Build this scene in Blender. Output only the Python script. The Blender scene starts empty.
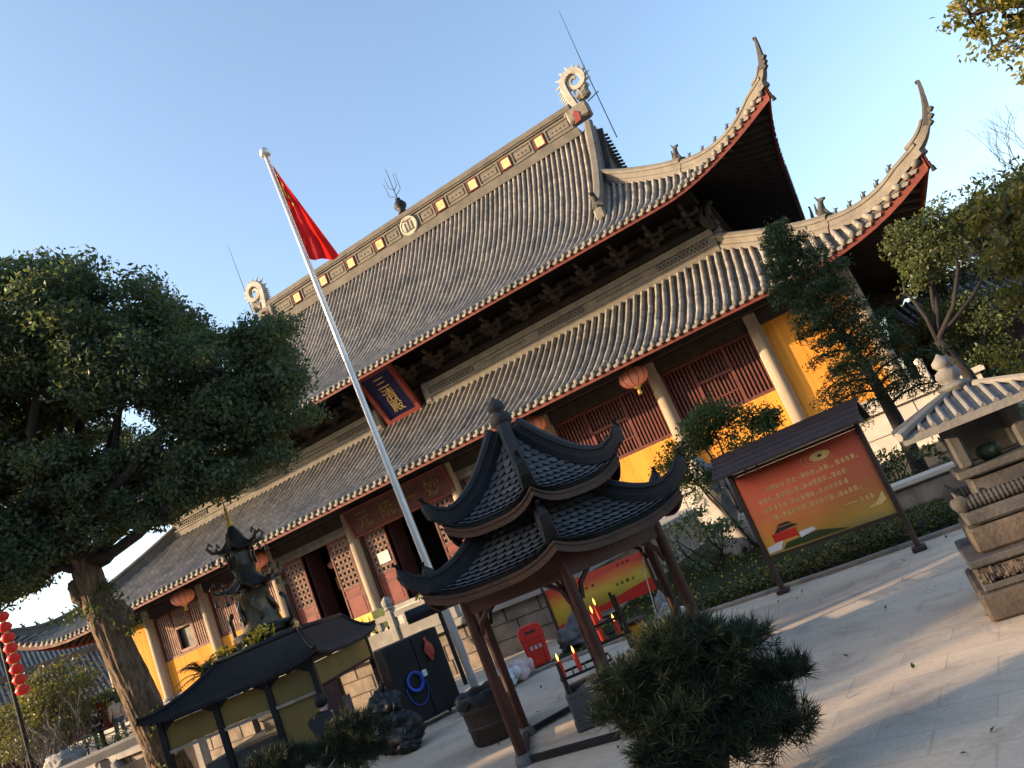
import bpy, math, random
import numpy as np
from mathutils import Vector, Matrix, noise as mnoise
from math import pi, sin, cos, radians, sqrt, atan2
SC = bpy.context.scene
COL = SC.collection
rnd = random.Random(7)
V3 = lambda *a: np.array(a, dtype=float)
# ------------------------------------------------------------------ camera, sun, sky
CAM = V3(20.9451, -32.5936, 1.6)
AX_R = V3(0.82665507, 0.41819974, -0.37649752)
AX_U = V3(0.42765536, -0.03205566, 0.9033733)
AX_W = V3(-0.3657216, 0.9077893, 0.20534433)
cd = bpy.data.cameras.new("camera"); cam = bpy.data.objects.new("camera", cd); COL.objects.link(cam)
cd.sensor_width = 36; cd.lens = 788.252 / 1024 * 36; cd.clip_start = .1; cd.clip_end = 3000
cam.matrix_world = Matrix(((AX_R[0], AX_U[0], -AX_W[0], CAM[0]), (AX_R[1], AX_U[1], -AX_W[1], CAM[1]), (AX_R[2], AX_U[2], -AX_W[2], CAM[2]), (0, 0, 0, 1)))
SC.camera = cam
SUN_EL = radians(13.0)
SUN_H = V3(-0.90, -0.43, 0); SUN_H /= np.linalg.norm(SUN_H)
SUN = SUN_H * cos(SUN_EL) + V3(0, 0, sin(SUN_EL))
ld = bpy.data.lights.new("sun", 'SUN'); ld.energy = 12.5; ld.angle = radians(0.6); ld.color = (1.0, 0.71, 0.42)
lo = bpy.data.objects.new("sun", ld); COL.objects.link(lo)
lo.rotation_euler = Vector(SUN).to_track_quat('Z', 'Y').to_euler(); lo.location = (-40, -40, 40)
w = bpy.data.worlds.new("World"); SC.world = w; w.use_nodes = True
nt = w.node_tree; nt.nodes.clear()
sky = nt.nodes.new('ShaderNodeTexSky'); sky.sky_type = 'NISHITA'; sky.sun_disc = False
sky.sun_elevation = SUN_EL; sky.sun_rotation = atan2(SUN_H[0], SUN_H[1])
sky.altitude = 0; sky.air_density = 1.0; sky.dust_density = 2.6; sky.ozone_density = 1.5
bg = nt.nodes.new('ShaderNodeBackground'); bg.inputs[1].default_value = 0.47
out = nt.nodes.new('ShaderNodeOutputWorld')
nt.links.new(sky.outputs[0], bg.inputs[0]); nt.links.new(bg.outputs[0], out.inputs[0])
SC.view_settings.view_transform = 'Standard'; SC.view_settings.look = 'None'; SC.view_settings.exposure = 0
SC.render.engine = 'CYCLES'; SC.cycles.max_bounces = 6; SC.cycles.transparent_max_bounces = 8
SC.cycles.use_denoising = True

# ------------------------------------------------------------------ materials
MATS = {}
def _n(nt, t, **k):
    n = nt.nodes.new(t)
    for a, v in k.items():
        if hasattr(n, a): setattr(n, a, v)
        else: n.inputs[a].default_value = v
    return n
def ramp(nt, fac, stops):
    r = nt.nodes.new('ShaderNodeValToRGB'); e = r.color_ramp.elements
    while len(e) < len(stops): e.new(0.5)
    for el, (p, c) in zip(e, stops):
        el.position = p; el.color = (*c, 1) if len(c) == 3 else c
    nt.links.new(fac, r.inputs[0]); return r.outputs[0]
def mix(nt, a, b, fac, mode='MIX'):
    m = nt.nodes.new('ShaderNodeMix'); m.data_type = 'RGBA'; m.blend_type = mode
    for s, v in ((0, fac), (6, a), (7, b)):
        if hasattr(v, 'is_output'): nt.links.new(v, m.inputs[s])
        elif isinstance(v, (tuple, list)): m.inputs[s].default_value = (*v[:3], 1)
        else: m.inputs[s].default_value = v
    return m.outputs[2]
def base(name):
    m = bpy.data.materials.new(name); m.use_nodes = True; nt = m.node_tree
    b = nt.nodes['Principled BSDF']; tc = nt.nodes.new('ShaderNodeTexCoord')
    MATS[name] = m
    return m, nt, b, tc
def noise(nt, vec, scale, detail=4, rough=.55, dist=0.):
    n = nt.nodes.new('ShaderNodeTexNoise'); n.inputs['Scale'].default_value = scale
    n.inputs['Detail'].default_value = detail; n.inputs['Roughness'].default_value = rough; n.inputs['Distortion'].default_value = dist
    nt.links.new(vec, n.inputs['Vector']); return n.outputs['Fac']
def bump(nt, b, h, strength=.3, dist=.02):
    bp = nt.nodes.new('ShaderNodeBump'); bp.inputs['Strength'].default_value = strength; bp.inputs['Distance'].default_value = dist
    nt.links.new(h, bp.inputs['Height']); nt.links.new(bp.outputs[0], b.inputs['Normal'])
def mat(name, c1, c2=None, rough=.8, scale=3., bscale=40., bstr=.25, metal=0., dirt=.35, streak=False, spec=.3):
    """weathered surface: two tones in large patches, dirt, fine grain"""
    m, nt, b, tc = base(name)
    c2 = c2 or tuple(x * .72 for x in c1)
    vec = tc.outputs['Object']
    if streak:
        mp = _n(nt, 'ShaderNodeMapping'); mp.inputs['Scale'].default_value = (1, 1, .12)
        nt.links.new(vec, mp.inputs[0]); vec2 = mp.outputs[0]
    else: vec2 = vec
    f = noise(nt, vec2, scale, 6, .6)
    col = ramp(nt, f, [(.32, c2), (.68, c1)])
    g = noise(nt, vec, bscale, 3, .6)
    gr = ramp(nt, g, [(.3, (.72, .72, .72)), (.7, (1.08, 1.08, 1.08))])
    col = mix(nt, col, gr, dirt, 'MULTIPLY')
    if streak:                                    # rain runs and faded patches
        mp2 = _n(nt, 'ShaderNodeMapping'); mp2.inputs['Scale'].default_value = (5.5, 5.5, .25); nt.links.new(vec, mp2.inputs[0])
        col = mix(nt, col, ramp(nt, noise(nt, mp2.outputs[0], 1., 5, .6), [(.42, (.62, .58, .55)), (.56, (1, 1, 1))]), .55, 'MULTIPLY')
    nt.links.new(col, b.inputs['Base Color'])
    rr = ramp(nt, f, [(.2, (min(1, rough + .1),) * 3), (.8, (max(.05, rough - .1),) * 3)])
    nt.links.new(rr, b.inputs['Roughness'])
    b.inputs['Metallic'].default_value = metal; b.inputs['Specular IOR Level'].default_value = spec
    bump(nt, b, g, bstr, .01)
    return m
def leafmat(name, cols, trans=.35, rough=.5):
    m, nt, b, tc = base(name)
    ge = nt.nodes.new('ShaderNodeNewGeometry')
    col = ramp(nt, ge.outputs['Random Per Island'], [(i / max(1, len(cols) - 1), c) for i, c in enumerate(cols)])
    f = noise(nt, tc.outputs['Object'], .8, 3)
    col = mix(nt, col, ramp(nt, f, [(.3, (.6, .65, .6)), (.7, (1.2, 1.15, 1.0))]), .8, 'MULTIPLY')
    nt.links.new(col, b.inputs['Base Color']); b.inputs['Roughness'].default_value = rough
    b.inputs['Specular IOR Level'].default_value = .25
    tr = nt.nodes.new('ShaderNodeBsdfTranslucent'); nt.links.new(mix(nt, col, (1.5, 1.5, .6), 1., 'MULTIPLY'), tr.inputs[0])
    ms = nt.nodes.new('ShaderNodeMixShader'); ms.inputs[0].default_value = trans
    o = nt.nodes['Material Output']
    nt.links.new(b.outputs[0], ms.inputs[1]); nt.links.new(tr.outputs[0], ms.inputs[2]); nt.links.new(ms.outputs[0], o.inputs[0])
    return m
def tilemat(name, ca, cb, joint=.45):
    """fired roof tile: UV.x = row number, UV.y = tile number along the row"""
    m, nt, b, tc = base(name)
    s = nt.nodes.new('ShaderNodeSeparateXYZ'); nt.links.new(tc.outputs['UV'], s.inputs[0])
    fl = []
    for k in (0, 1):
        q = _n(nt, 'ShaderNodeMath', operation='FLOOR'); nt.links.new(s.outputs[k], q.inputs[0]); fl.append(q.outputs[0])
    cmb = nt.nodes.new('ShaderNodeCombineXYZ'); nt.links.new(fl[0], cmb.inputs[0]); nt.links.new(fl[1], cmb.inputs[1])
    wn = nt.nodes.new('ShaderNodeTexWhiteNoise'); nt.links.new(cmb.outputs[0], wn.inputs['Vector'])
    col = ramp(nt, wn.outputs['Value'], [(0, cb), (.5, tuple((x + y) / 2 for x, y in zip(ca, cb))), (1, ca)])
    fr = _n(nt, 'ShaderNodeMath', operation='FRACT'); nt.links.new(s.outputs[1], fr.inputs[0])
    jt = ramp(nt, fr.outputs[0], [(0, (joint,) * 3), (.1, (1,) * 3), (.9, (1,) * 3), (1., (.8,) * 3)])
    col = mix(nt, col, jt, 1., 'MULTIPLY')
    f = noise(nt, tc.outputs['Object'], .55, 6, .65)
    col = mix(nt, col, ramp(nt, f, [(.34, (.55, .56, .6)), (.62, (1.1, 1.08, 1.02))]), .85, 'MULTIPLY')
    f2 = noise(nt, tc.outputs['Object'], 9, 4, .7)
    col = mix(nt, col, ramp(nt, f2, [(.35, (.7, .7, .7)), (.65, (1.1, 1.1, 1.1))]), .6, 'MULTIPLY')
    nt.links.new(col, b.inputs['Base Color']); b.inputs['Roughness'].default_value = .75; b.inputs['Specular IOR Level'].default_value = .3
    bump(nt, b, f2, .3, .01)
    return m
def barkmat(name, ca, cb, sc=9.):
    m, nt, b, tc = base(name)
    mp = _n(nt, 'ShaderNodeMapping'); mp.inputs['Scale'].default_value = (1, 1, .3); nt.links.new(tc.outputs['Object'], mp.inputs[0])
    f = noise(nt, mp.outputs[0], sc, 9, .75, .9)
    g = noise(nt, tc.outputs['Object'], 1.6, 4)
    col = ramp(nt, f, [(.36, cb), (.6, ca)])
    col = mix(nt, col, ramp(nt, g, [(.3, (.6, .62, .6)), (.7, (1.15, 1.1, 1.05))]), .8, 'MULTIPLY')
    nt.links.new(col, b.inputs['Base Color']); b.inputs['Roughness'].default_value = .9
    bump(nt, b, f, 1., .06)
    return m
def emis(name, c, s):
    m, nt, b, tc = base(name)
    b.inputs['Base Color'].default_value = (*c, 1); b.inputs['Emission Color'].default_value = (*c, 1); b.inputs['Emission Strength'].default_value = s
    return m
M = MATS
tilemat('roof_tile', (.31, .278, .24), (.19, .172, .152))
tilemat('pan_tile', (.10, .088, .075), (.06, .054, .05))
tilemat('dark_tile', (.125, .13, .14), (.07, .074, .082), .35)
tilemat('dark_ridge', (.030, .034, .040), (.020, .023, .028), .8)
tilemat('grey_tile', (.17, .17, .18), (.10, .10, .11))
mat('ridge_grey', (.135, .12, .102), (.085, .078, .069), scale=1.2, bscale=25)
mat('dragon_grey', (.40, .37, .33), (.27, .25, .22), scale=3)
mat('tablet_cream', (.72, .58, .33), (.60, .45, .24), scale=6, rough=.6)
mat('ridge_dark', (.05, .047, .046), (.03, .029, .03), scale=1.5)
mat('ridge_light', (.17, .147, .117), (.11, .097, .08), scale=2)
mat('carved_grey', (.20, .18, .15), (.11, .10, .09), scale=5, bstr=.5)
mat('slot_dark', (.04, .038, .036), dirt=.2)
mat('fascia_red', (.15, .030, .020), (.09, .02, .015), scale=2, rough=.7)
mat('eave_dark', (.045, .036, .031), (.028, .023, .021), scale=3, rough=.85)
mat('beam_dark', (.045, .033, .026), (.022, .018, .016), scale=2)
mat('beam_grey', (.22, .20, .18), (.12, .11, .10), scale=2)
mat('bracket_wood', (.10, .085, .074), (.05, .043, .038), scale=3)
mat('yellow_plaster', (.70, .31, .042), (.56, .235, .032), scale=.7, bscale=14, bstr=.12, dirt=.3, streak=True, rough=.9)
mat('column_stone', (.38, .31, .23), (.27, .22, .165), scale=2.5, bscale=30, streak=True)
mat('lattice_red', (.145, .042, .031), (.09, .028, .022), scale=3, rough=.65)
mat('lattice_lower', (.20, .040, .028), (.13, .028, .021), scale=1.5, rough=.6)
mat('lattice_light', (.38, .25, .19), (.22, .12, .09), scale=6)
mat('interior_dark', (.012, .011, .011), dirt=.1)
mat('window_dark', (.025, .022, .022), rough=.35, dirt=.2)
mat('gold', (.75, .50, .13), (.55, .34, .08), rough=.4, metal=.35, scale=6, dirt=.3)
mat('gold_paint', (.72, .50, .20), (.55, .36, .12), rough=.55, scale=8)
mat('gold_shaded', (.17, .10, .032), (.11, .06, .02), rough=.6, scale=8)  # gold darkened to stand for the shade under the eave
mat('plaque_blue', (.012, .016, .075), (.008, .010, .05), rough=.5, scale=2)
mat('plaque_red', (.22, .04, .032), (.15, .03, .024), rough=.6)
mat('board_brown', (.075, .022, .015), (.05, .016, .012), rough=.7)  # red-brown set darker for the shade under the eave
mat('medallion', (.48, .42, .33), (.34, .30, .24), scale=6)
mat('white_paper', (.75, .72, .62), rough=.8)
mat('stone', (.34, .32, .295), (.19, .18, .17), scale=1.4, bscale=30, bstr=.4)
mat('stone_pale', (.55, .49, .42), (.42, .37, .32), scale=1.2, bscale=24, bstr=.35)
mat('stone_brown', (.30, .235, .185), (.13, .11, .095), scale=3, bscale=26, bstr=.7)
mat('stone_dark', (.15, .145, .15), (.085, .085, .09), scale=3, bscale=28, bstr=.5)
mat('burner_stone', (.24, .225, .205), (.13, .122, .115), scale=3.5, bscale=26, bstr=.6)
mat('burner_dark', (.085, .08, .076), (.045, .043, .043), scale=3.5, bscale=26, bstr=.7)
mat('burner_brown', (.11, .083, .064), (.045, .039, .035), scale=3.5, bscale=26, bstr=.8)
mat('rock', (.36, .34, .32), (.16, .15, .145), scale=2.2, bscale=14, bstr=.9)
mat('black_iron', (.022, .023, .026), (.012, .013, .015), rough=.55, metal=.3)
mat('black_metal', (.018, .018, .02), (.012, .012, .013), rough=.5, metal=.4, bstr=.1)
mat('bronze', (.060, .052, .045), (.028, .026, .026), rough=.45, metal=.6, scale=6)
mat('bronze_worn', (.12, .09, .055), (.045, .037, .03), rough=.4, metal=.7, scale=7)
mat('green_bronze', (.03, .055, .03), (.018, .035, .02), rough=.6, scale=8)  # dull green tone of the round bowl
leafmat('olive_panel', [(.30, .235, .095), (.33, .26, .11)], .5, .5)
mat('red_wood', (.055, .014, .010), (.028, .010, .008), rough=.45, scale=4)
mat('brown_wood', (.055, .022, .014), (.032, .015, .011), rough=.55, scale=4)
mat('sign_roof', (.042, .026, .027), (.026, .018, .019), rough=.6, scale=5)
mat('sign_post', (.05, .026, .022), rough=.55)
mat('steel', (.62, .62, .62), (.50, .50, .50), rough=.38, metal=.55, scale=2, dirt=.15, bstr=.05)
leafmat('flag_red', [(.58, .018, .03), (.60, .02, .034)], .45, .8)
mat('flag_yellow', (.85, .62, .05), rough=.7)
mat('lantern_red', (.80, .33, .22), (.70, .27, .17), rough=.6, scale=3, dirt=.2)
mat('lantern_small_red', (.70, .03, .02), (.55, .02, .015), rough=.5)
mat('tassel', (.65, .45, .12), rough=.8)
mat('bin_red', (.62, .035, .02), (.48, .025, .018), rough=.4, scale=4, dirt=.2)
mat('sack_white', (.66, .64, .68), (.52, .50, .55), rough=.85, scale=6)
mat('sack_pink', (.60, .44, .42), (.50, .36, .36), rough=.85, scale=6)
mat('drum_brown', (.060, .038, .028), (.030, .022, .018), rough=.6, scale=6)
mat('bag_black', (.014, .014, .016), rough=.4, scale=8, bscale=16, bstr=.8)
mat('hose_blue', (.03, .10, .55), rough=.4)
mat('cloth_red', (.45, .07, .05), rough=.8)
mat('candle_red', (.72, .06, .035), rough=.4)
mat('concrete_dark', (.10, .10, .10), (.055, .055, .058), scale=3, bstr=.5)
mat('yellow_cloth', (.78, .60, .16), (.62, .45, .10), rough=.8, scale=4)
mat('yellow_box', (.62, .33, .03), rough=.6)
mat('white_plastic', (.7, .7, .72), rough=.5)
mat('wall_white', (.52, .50, .48), (.40, .39, .38), scale=1, streak=True)
mat('wall_dark_red', (.06, .022, .020), (.035, .016, .015), scale=2)
mat('rope', (.62, .58, .50), rough=.9)
mat('skin', (.50, .32, .24), rough=.6)
mat('hair', (.015, .012, .011), rough=.6)
mat('coat_tan', (.52, .36, .25), (.44, .30, .20), rough=.85, scale=6)
mat('cloth_black', (.018, .018, .022), rough=.85, scale=6)
mat('cloth_grey', (.10, .10, .12), rough=.85)
mat('soil', (.055, .042, .032), (.035, .03, .022), scale=3, bscale=20, bstr=.9, rough=.95)
emis('flame', (1.0, .42, .08), 5)
barkmat('bark', (.23, .15, .095), (.022, .017, .014), 9)
barkmat('bark_shaded', (.018, .015, .013), (.010, .009, .009), 12)  # darker copy of the dark bark, shade put into the colour
barkmat('bark_dark', (.045, .034, .028), (.018, .015, .013), 12)
leafmat('leaf_camphor', [(.058, .092, .080), (.080, .120, .098), (.095, .132, .092), (.15, .15, .07)], .4)
leafmat('leaf_cypress', [(.020, .040, .022), (.032, .055, .028), (.050, .070, .030)], .2)
leafmat('leaf_bush', [(.035, .065, .028), (.055, .085, .035), (.10, .12, .04)], .35)
leafmat('leaf_yellow', [(.12, .13, .045), (.18, .17, .05), (.27, .21, .05), (.09, .11, .04)], .4)
leafmat('leaf_pale', [(.07, .075, .035), (.10, .10, .045), (.14, .125, .05)], .35)
barkmat('bark_grey', (.20, .17, .15), (.10, .09, .08), 12)
leafmat('leaf_right', [(.055, .075, .030), (.085, .095, .035), (.18, .15, .045), (.26, .20, .06)], .35)
leafmat('leaf_mid', [(.045, .065, .030), (.065, .085, .036), (.10, .105, .04)], .3)
leafmat('leaf_gold', [(.55, .42, .06), (.65, .50, .08), (.45, .38, .07)], .4)
leafmat('needle', [(.012, .025, .018), (.019, .036, .024), (.028, .046, .028), (.06, .05, .025)], .1)
leafmat('palm_leaf', [(.030, .050, .025), (.05, .07, .03)], .2)
leafmat('grass_blade', [(.030, .050, .020), (.042, .065, .026), (.075, .08, .03)], .2)
leafmat('cover_leaf', [(.022, .035, .016), (.034, .05, .02), (.05, .06, .022), (.26, .17, .04)], .2)
# ------------------------------------------------------------------ mesh helpers
def woff(p):
    while p is not None:
        if p.get('_w') is not None: return np.array(p['_w'], float)
        p = p.parent
    return V3(0, 0, 0)
class MB:
    def __init__(s): s.v = []; s.f = []
    def add(s, vs, fs):
        o = len(s.v); s.v.extend([tuple(map(float, p)) for p in vs]); s.f.extend([tuple(i + o for i in f) for f in fs]); return s
    def box(s, c, d, rz=0., ry=0., rx=0.):
        x, y, z = d[0] / 2, d[1] / 2, d[2] / 2
        p = [(-x, -y, -z), (x, -y, -z), (x, y, -z), (-x, y, -z), (-x, -y, z), (x, -y, z), (x, y, z), (-x, y, z)]
        if rz or ry or rx:
            R = Matrix.Rotation(rz, 3, 'Z') @ Matrix.Rotation(ry, 3, 'Y') @ Matrix.Rotation(rx, 3, 'X')
            p = [tuple(R @ Vector(q)) for q in p]
        return s.add([(q[0] + c[0], q[1] + c[1], q[2] + c[2]) for q in p],
                     [(0, 3, 2, 1), (4, 5, 6, 7), (0, 1, 5, 4), (1, 2, 6, 5), (2, 3, 7, 6), (3, 0, 4, 7)])
    def bb(s, x0, x1, y0, y1, z0, z1):
        return s.box(((x0 + x1) / 2, (y0 + y1) / 2, (z0 + z1) / 2), (x1 - x0, y1 - y0, z1 - z0))
    def cbox(s, c, d, ch=.02, rz=0.):
        """box with chamfered edges (chamfer on verticals and top)"""
        x, y, z = d[0] / 2, d[1] / 2, d[2] / 2; k = min(ch, x * .45, y * .45, z * .45)
        def ring(ix, z_):
            a, b2 = x - ix, y - ix
            return [(-a + k, -b2, z_), (a - k, -b2, z_), (a, -b2 + k, z_), (a, b2 - k, z_), (a - k, b2, z_), (-a + k, b2, z_), (-a, b2 - k, z_), (-a, -b2 + k, z_)]
        vs = ring(k, -z) + ring(0, -z + k) + ring(0, z - k) + ring(k, z)
        ca, sa = cos(rz), sin(rz)
        vs = [(q[0] * ca - q[1] * sa + c[0], q[0] * sa + q[1] * ca + c[1], q[2] + c[2]) for q in vs]
        fs = [tuple(range(7, -1, -1)), tuple(range(24, 32))]
        for r in range(3):
            for i in range(8):
                j = (i + 1) % 8; fs.append((r * 8 + i, r * 8 + j, r * 8 + 8 + j, r * 8 + 8 + i))
        return s.add(vs, fs)
    def bar(s, a, b, w, h=None, up=(0, 0, 1)):
        a, b = np.array(a, float), np.array(b, float); h = h or w
        t = b - a; L = np.linalg.norm(t); t = t / (L or 1); u = np.array(up, float)
        if abs(t @ u) > .97: u = V3(1, 0, 0) if abs(t[0]) < .9 else V3(0, 1, 0)
        sd = np.cross(t, u); sd /= np.linalg.norm(sd); u = np.cross(sd, t)
        vs = [p + sx * sd * w / 2 + sy * u * h / 2 for p in (a, b) for sx, sy in ((-1, -1), (1, -1), (1, 1), (-1, 1))]
        return s.add(vs, [(3, 2, 1, 0), (4, 5, 6, 7), (0, 1, 5, 4), (1, 2, 6, 5), (2, 3, 7, 6), (3, 0, 4, 7)])
    def tube(s, pts, r, n=8, cap=True, jit=0., seed=0):
        pts = [np.array(p, float) for p in pts]; m = len(pts)
        rs = r if hasattr(r, '__len__') else [r] * m
        rg = random.Random(seed); vs = []; prev = None
        for i, p in enumerate(pts):
            t = pts[min(i + 1, m - 1)] - pts[max(i - 1, 0)]; t = t / (np.linalg.norm(t) + 1e-9)
            if prev is None:
                a = V3(1, 0, 0) if abs(t[0]) < .8 else V3(0, 1, 0); u = np.cross(t, a)
            else: u = prev - t * (prev @ t)
            u /= np.linalg.norm(u) + 1e-9; v = np.cross(t, u); prev = u
            for k in range(n):
                q = 2 * pi * k / n; rr = rs[i] * (1 + (rg.uniform(-jit, jit) if jit else 0))
                vs.append(p + rr * (cos(q) * u + sin(q) * v))
        fs = [(i * n + k, i * n + (k + 1) % n, (i + 1) * n + (k + 1) % n, (i + 1) * n + k) for i in range(m - 1) for k in range(n)]
        if cap: fs += [tuple(range(n - 1, -1, -1)), tuple(range((m - 1) * n, m * n))]
        return s.add(vs, fs)
    def lathe(s, prof, n=16, c=(0, 0, 0), rot=0., flat=None):
        vs = []
        for r, z in prof:
            for k in range(n):
                a = rot + 2 * pi * k / n; vs.append((c[0] + r * cos(a), c[1] + r * sin(a), c[2] + z))
        m = len(prof)
        fs = [(i * n + k, i * n + (k + 1) % n, (i + 1) * n + (k + 1) % n, (i + 1) * n + k) for i in range(m - 1) for k in range(n)]
        fs += [tuple(range(n - 1, -1, -1)), tuple(range((m - 1) * n, m * n))]
        return s.add(vs, fs)
    def sweep(s, pts, prof, scale=None, up=(0, 0, 1)):
        """closed profile [(side, up)] along a path"""
        pts = [np.array(p, float) for p in pts]; m = len(pts); n = len(prof); vs = []
        sc = scale if scale is not None else [1.] * m
        U = np.array(up, float); last = None
        for i, p in enumerate(pts):
            t = pts[min(i + 1, m - 1)] - pts[max(i - 1, 0)]; t /= np.linalg.norm(t) + 1e-9
            th = np.array([t[0], t[1], 0.]) if up == (0, 0, 1) else t
            sd = np.cross(th, U)
            if np.linalg.norm(sd) < 1e-4: sd = last
            sd = sd / np.linalg.norm(sd); last = sd; u = np.cross(sd, t)
            s_ = sc[i] if hasattr(sc[i], '__len__') else (sc[i], sc[i])
            for a, b in prof: vs.append(p + sd * a * s_[0] + u * b * s_[1])
        fs = [(i * n + k, (i + 1) * n + k, (i + 1) * n + (k + 1) % n, i * n + (k + 1) % n) for i in range(m - 1) for k in range(n)]
        fs += [tuple(range(n)), tuple(range(m * n - 1, (m - 1) * n - 1, -1))]
        return s.add(vs, fs)
    def prism(s, poly, o, ex, ey, d):
        """2-D outline in the plane (o, ex, ey) pushed by vector d"""
        o, ex, ey, d = [np.array(q, float) for q in (o, ex, ey, d)]
        a = [o + ex * x + ey * y for x, y in poly]; n = len(a)
        vs = a + [p + d for p in a]
        fs = [tuple(range(n - 1, -1, -1)), tuple(range(n, 2 * n))] + [(i, (i + 1) % n, n + (i + 1) % n, n + i) for i in range(n)]
        return s.add(vs, fs)
    def blob(s, c, r, n=10, m=7, amp=.15, seed=0, flat=False):
        rg = np.random.RandomState(seed); ph = rg.rand(6) * 6.28; fq = rg.uniform(1.5, 4., 6); vs = []
        for i in range(m + 1):
            th = pi * i / m
            for k in range(n):
                a = 2 * pi * k / n
                d = V3(sin(th) * cos(a), sin(th) * sin(a), cos(th))
                q = 1 + amp * (sin(fq[0] * d[0] * 2 + ph[0]) + sin(fq[1] * d[1] * 2 + ph[1]) + sin(fq[2] * d[2] * 2 + ph[2]) + .6 * sin(fq[3] * 3 * d[0] + fq[4] * 3 * d[2] + ph[3])) * .5
                vs.append(V3(*c) + d * np.array(r) * q)
        fs = [(i * n + k, (i + 1) * n + k, (i + 1) * n + (k + 1) % n, i * n + (k + 1) % n) for i in range(m) for k in range(n)]
        return s.add(vs, fs)
    def rock(s, c, r, seed=0, n=40, m=28, amp=.5):
        off = Vector((seed * 3.17, seed * 1.31, seed * .77)); vs = []
        for i in range(m + 1):
            th = pi * i / m
            for k in range(n):
                a = 2 * pi * k / n; d = Vector((sin(th) * cos(a), sin(th) * sin(a), cos(th)))
                q = 1 + amp * (mnoise.noise(d * 1.3 + off) + .55 * (.5 - abs(mnoise.noise(d * 2.9 + off))) * 1.6 + .28 * mnoise.noise(d * 7 + off) + .12 * mnoise.noise(d * 16 + off)) - amp * .3
                vs.append((c[0] + d.x * r[0] * q, c[1] + d.y * r[1] * q, c[2] + d.z * r[2] * q))
        return s.add(vs, [(i * n + k, (i + 1) * n + k, (i + 1) * n + (k + 1) % n, i * n + (k + 1) % n) for i in range(m) for k in range(n)])
    def bark(s, pts, r, n=80, per=24, seed=1, amp=.16):
        """thick trunk with furrowed bark and a flared foot"""
        pts = [np.array(p, float) for p in pts]; P = []; R_ = []
        for i in range(len(pts) - 1):
            for q in range(per): f = q / per; P.append(pts[i] * (1 - f) + pts[i + 1] * f); R_.append(r[i] * (1 - f) + r[i + 1] * f)
        P.append(pts[-1]); R_.append(r[-1]); vs = []; ln = 0
        for j, p in enumerate(P):
            if j: ln += np.linalg.norm(p - P[j - 1])
            for k in range(n):
                a = 2 * pi * k / n; v = Vector((cos(a) * 2.2, sin(a) * 2.2, ln * .55 + seed))
                w_ = amp * (.55 * (1 - 2 * abs(mnoise.noise(v * 1.7))) + .6 * mnoise.noise(v * .6) + .5 * mnoise.noise(Vector((cos(a) * 7, sin(a) * 7, ln * 2.2))) + .3 * mnoise.noise(Vector((cos(a) * 16, sin(a) * 16, ln * 6))))
                vs.append(p + V3(cos(a), sin(a), 0) * R_[j] * (1 + w_))
        m = len(P)
        return s.add(vs, [(i * n + k, i * n + (k + 1) % n, (i + 1) * n + (k + 1) % n, (i + 1) * n + k) for i in range(m - 1) for k in range(n)] + [tuple(range(n - 1, -1, -1)), tuple(range((m - 1) * n, m * n))])
    def build(s, name, m, parent=None, smooth=False, kind=None, label=None):
        me = bpy.data.meshes.new(name)
        off = woff(parent)
        v = np.array(s.v, float) - off
        me.from_pydata(v.tolist(), [], s.f)
        return link(name, me, m, parent, smooth, kind, label)
def link(name, me, m, parent=None, smooth=False, kind=None, label=None):
    if isinstance(m, (list, tuple)):
        for q in m: me.materials.append(MATS[q])
    else: me.materials.append(MATS[m] if isinstance(m, str) else m)
    if smooth: me.polygons.foreach_set('use_smooth', [True] * len(me.polygons))
    if smooth == 'auto':
        try: me.set_sharp_from_angle(angle=radians(38))
        except Exception: pass
    o = bpy.data.objects.new(name, me); COL.objects.link(o)
    if parent is not None: o.parent = parent
    if kind: o['kind'] = kind
    if label: o['label'] = label
    return o
def npmesh(name, V, Q, m, parent=None, uv=None, smooth=False, kind=None, off=None):
    """numpy mesh of polygons with the same corner count"""
    V = np.asarray(V, np.float32); Q = np.asarray(Q, np.int32); k = Q.shape[1]
    if off is not None: V = V - np.asarray(off, np.float32)
    else: V = V - woff(parent).astype(np.float32)
    me = bpy.data.meshes.new(name)
    me.vertices.add(len(V)); me.vertices.foreach_set('co', V.ravel())
    me.loops.add(Q.size); me.loops.foreach_set('vertex_index', Q.ravel())
    me.polygons.add(len(Q)); me.polygons.foreach_set('loop_start', np.arange(0, Q.size, k, dtype=np.int32)); me.polygons.foreach_set('loop_total', np.full(len(Q), k, np.int32))
    if uv is not None:
        l = me.uv_layers.new(name='UVMap'); l.data.foreach_set('uv', np.asarray(uv, np.float32)[Q.ravel()].ravel())
    me.update(calc_edges=True); me.validate()
    return link(name, me, m, parent, smooth, kind)
def thing(name, label, cat, loc=(0, 0, 0), group=None, rz=0.):
    """an Empty at the thing's base; with world=True geometry the children are shifted by its location"""
    o = bpy.data.objects.new(name, None); COL.objects.link(o); o.location = loc; o.rotation_euler = (0, 0, rz)
    o.empty_display_size = .2
    o['label'] = label; o['category'] = cat
    if group: o['group'] = group
    return o
def wthing(name, label, cat, loc, group=None):
    o = thing(name, label, cat, loc, group); o['_w'] = [float(q) for q in loc]; return o
def tag(o, label, cat, group=None, kind=None):
    o['label'] = label; o['category'] = cat
    if group: o['group'] = group
    if kind: o['kind'] = kind
    return o
def put(o, loc):
    """move a one-mesh thing's origin to its base"""
    o.data.transform(Matrix.Translation(-Vector(loc))); o.location = loc; return o
def copy_tree(o, parent=None):
    c = o.copy(); COL.objects.link(c); c.parent = parent
    for ch in [q for q in bpy.data.objects if q.parent == o]: copy_tree(ch, c)
    return c
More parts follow.
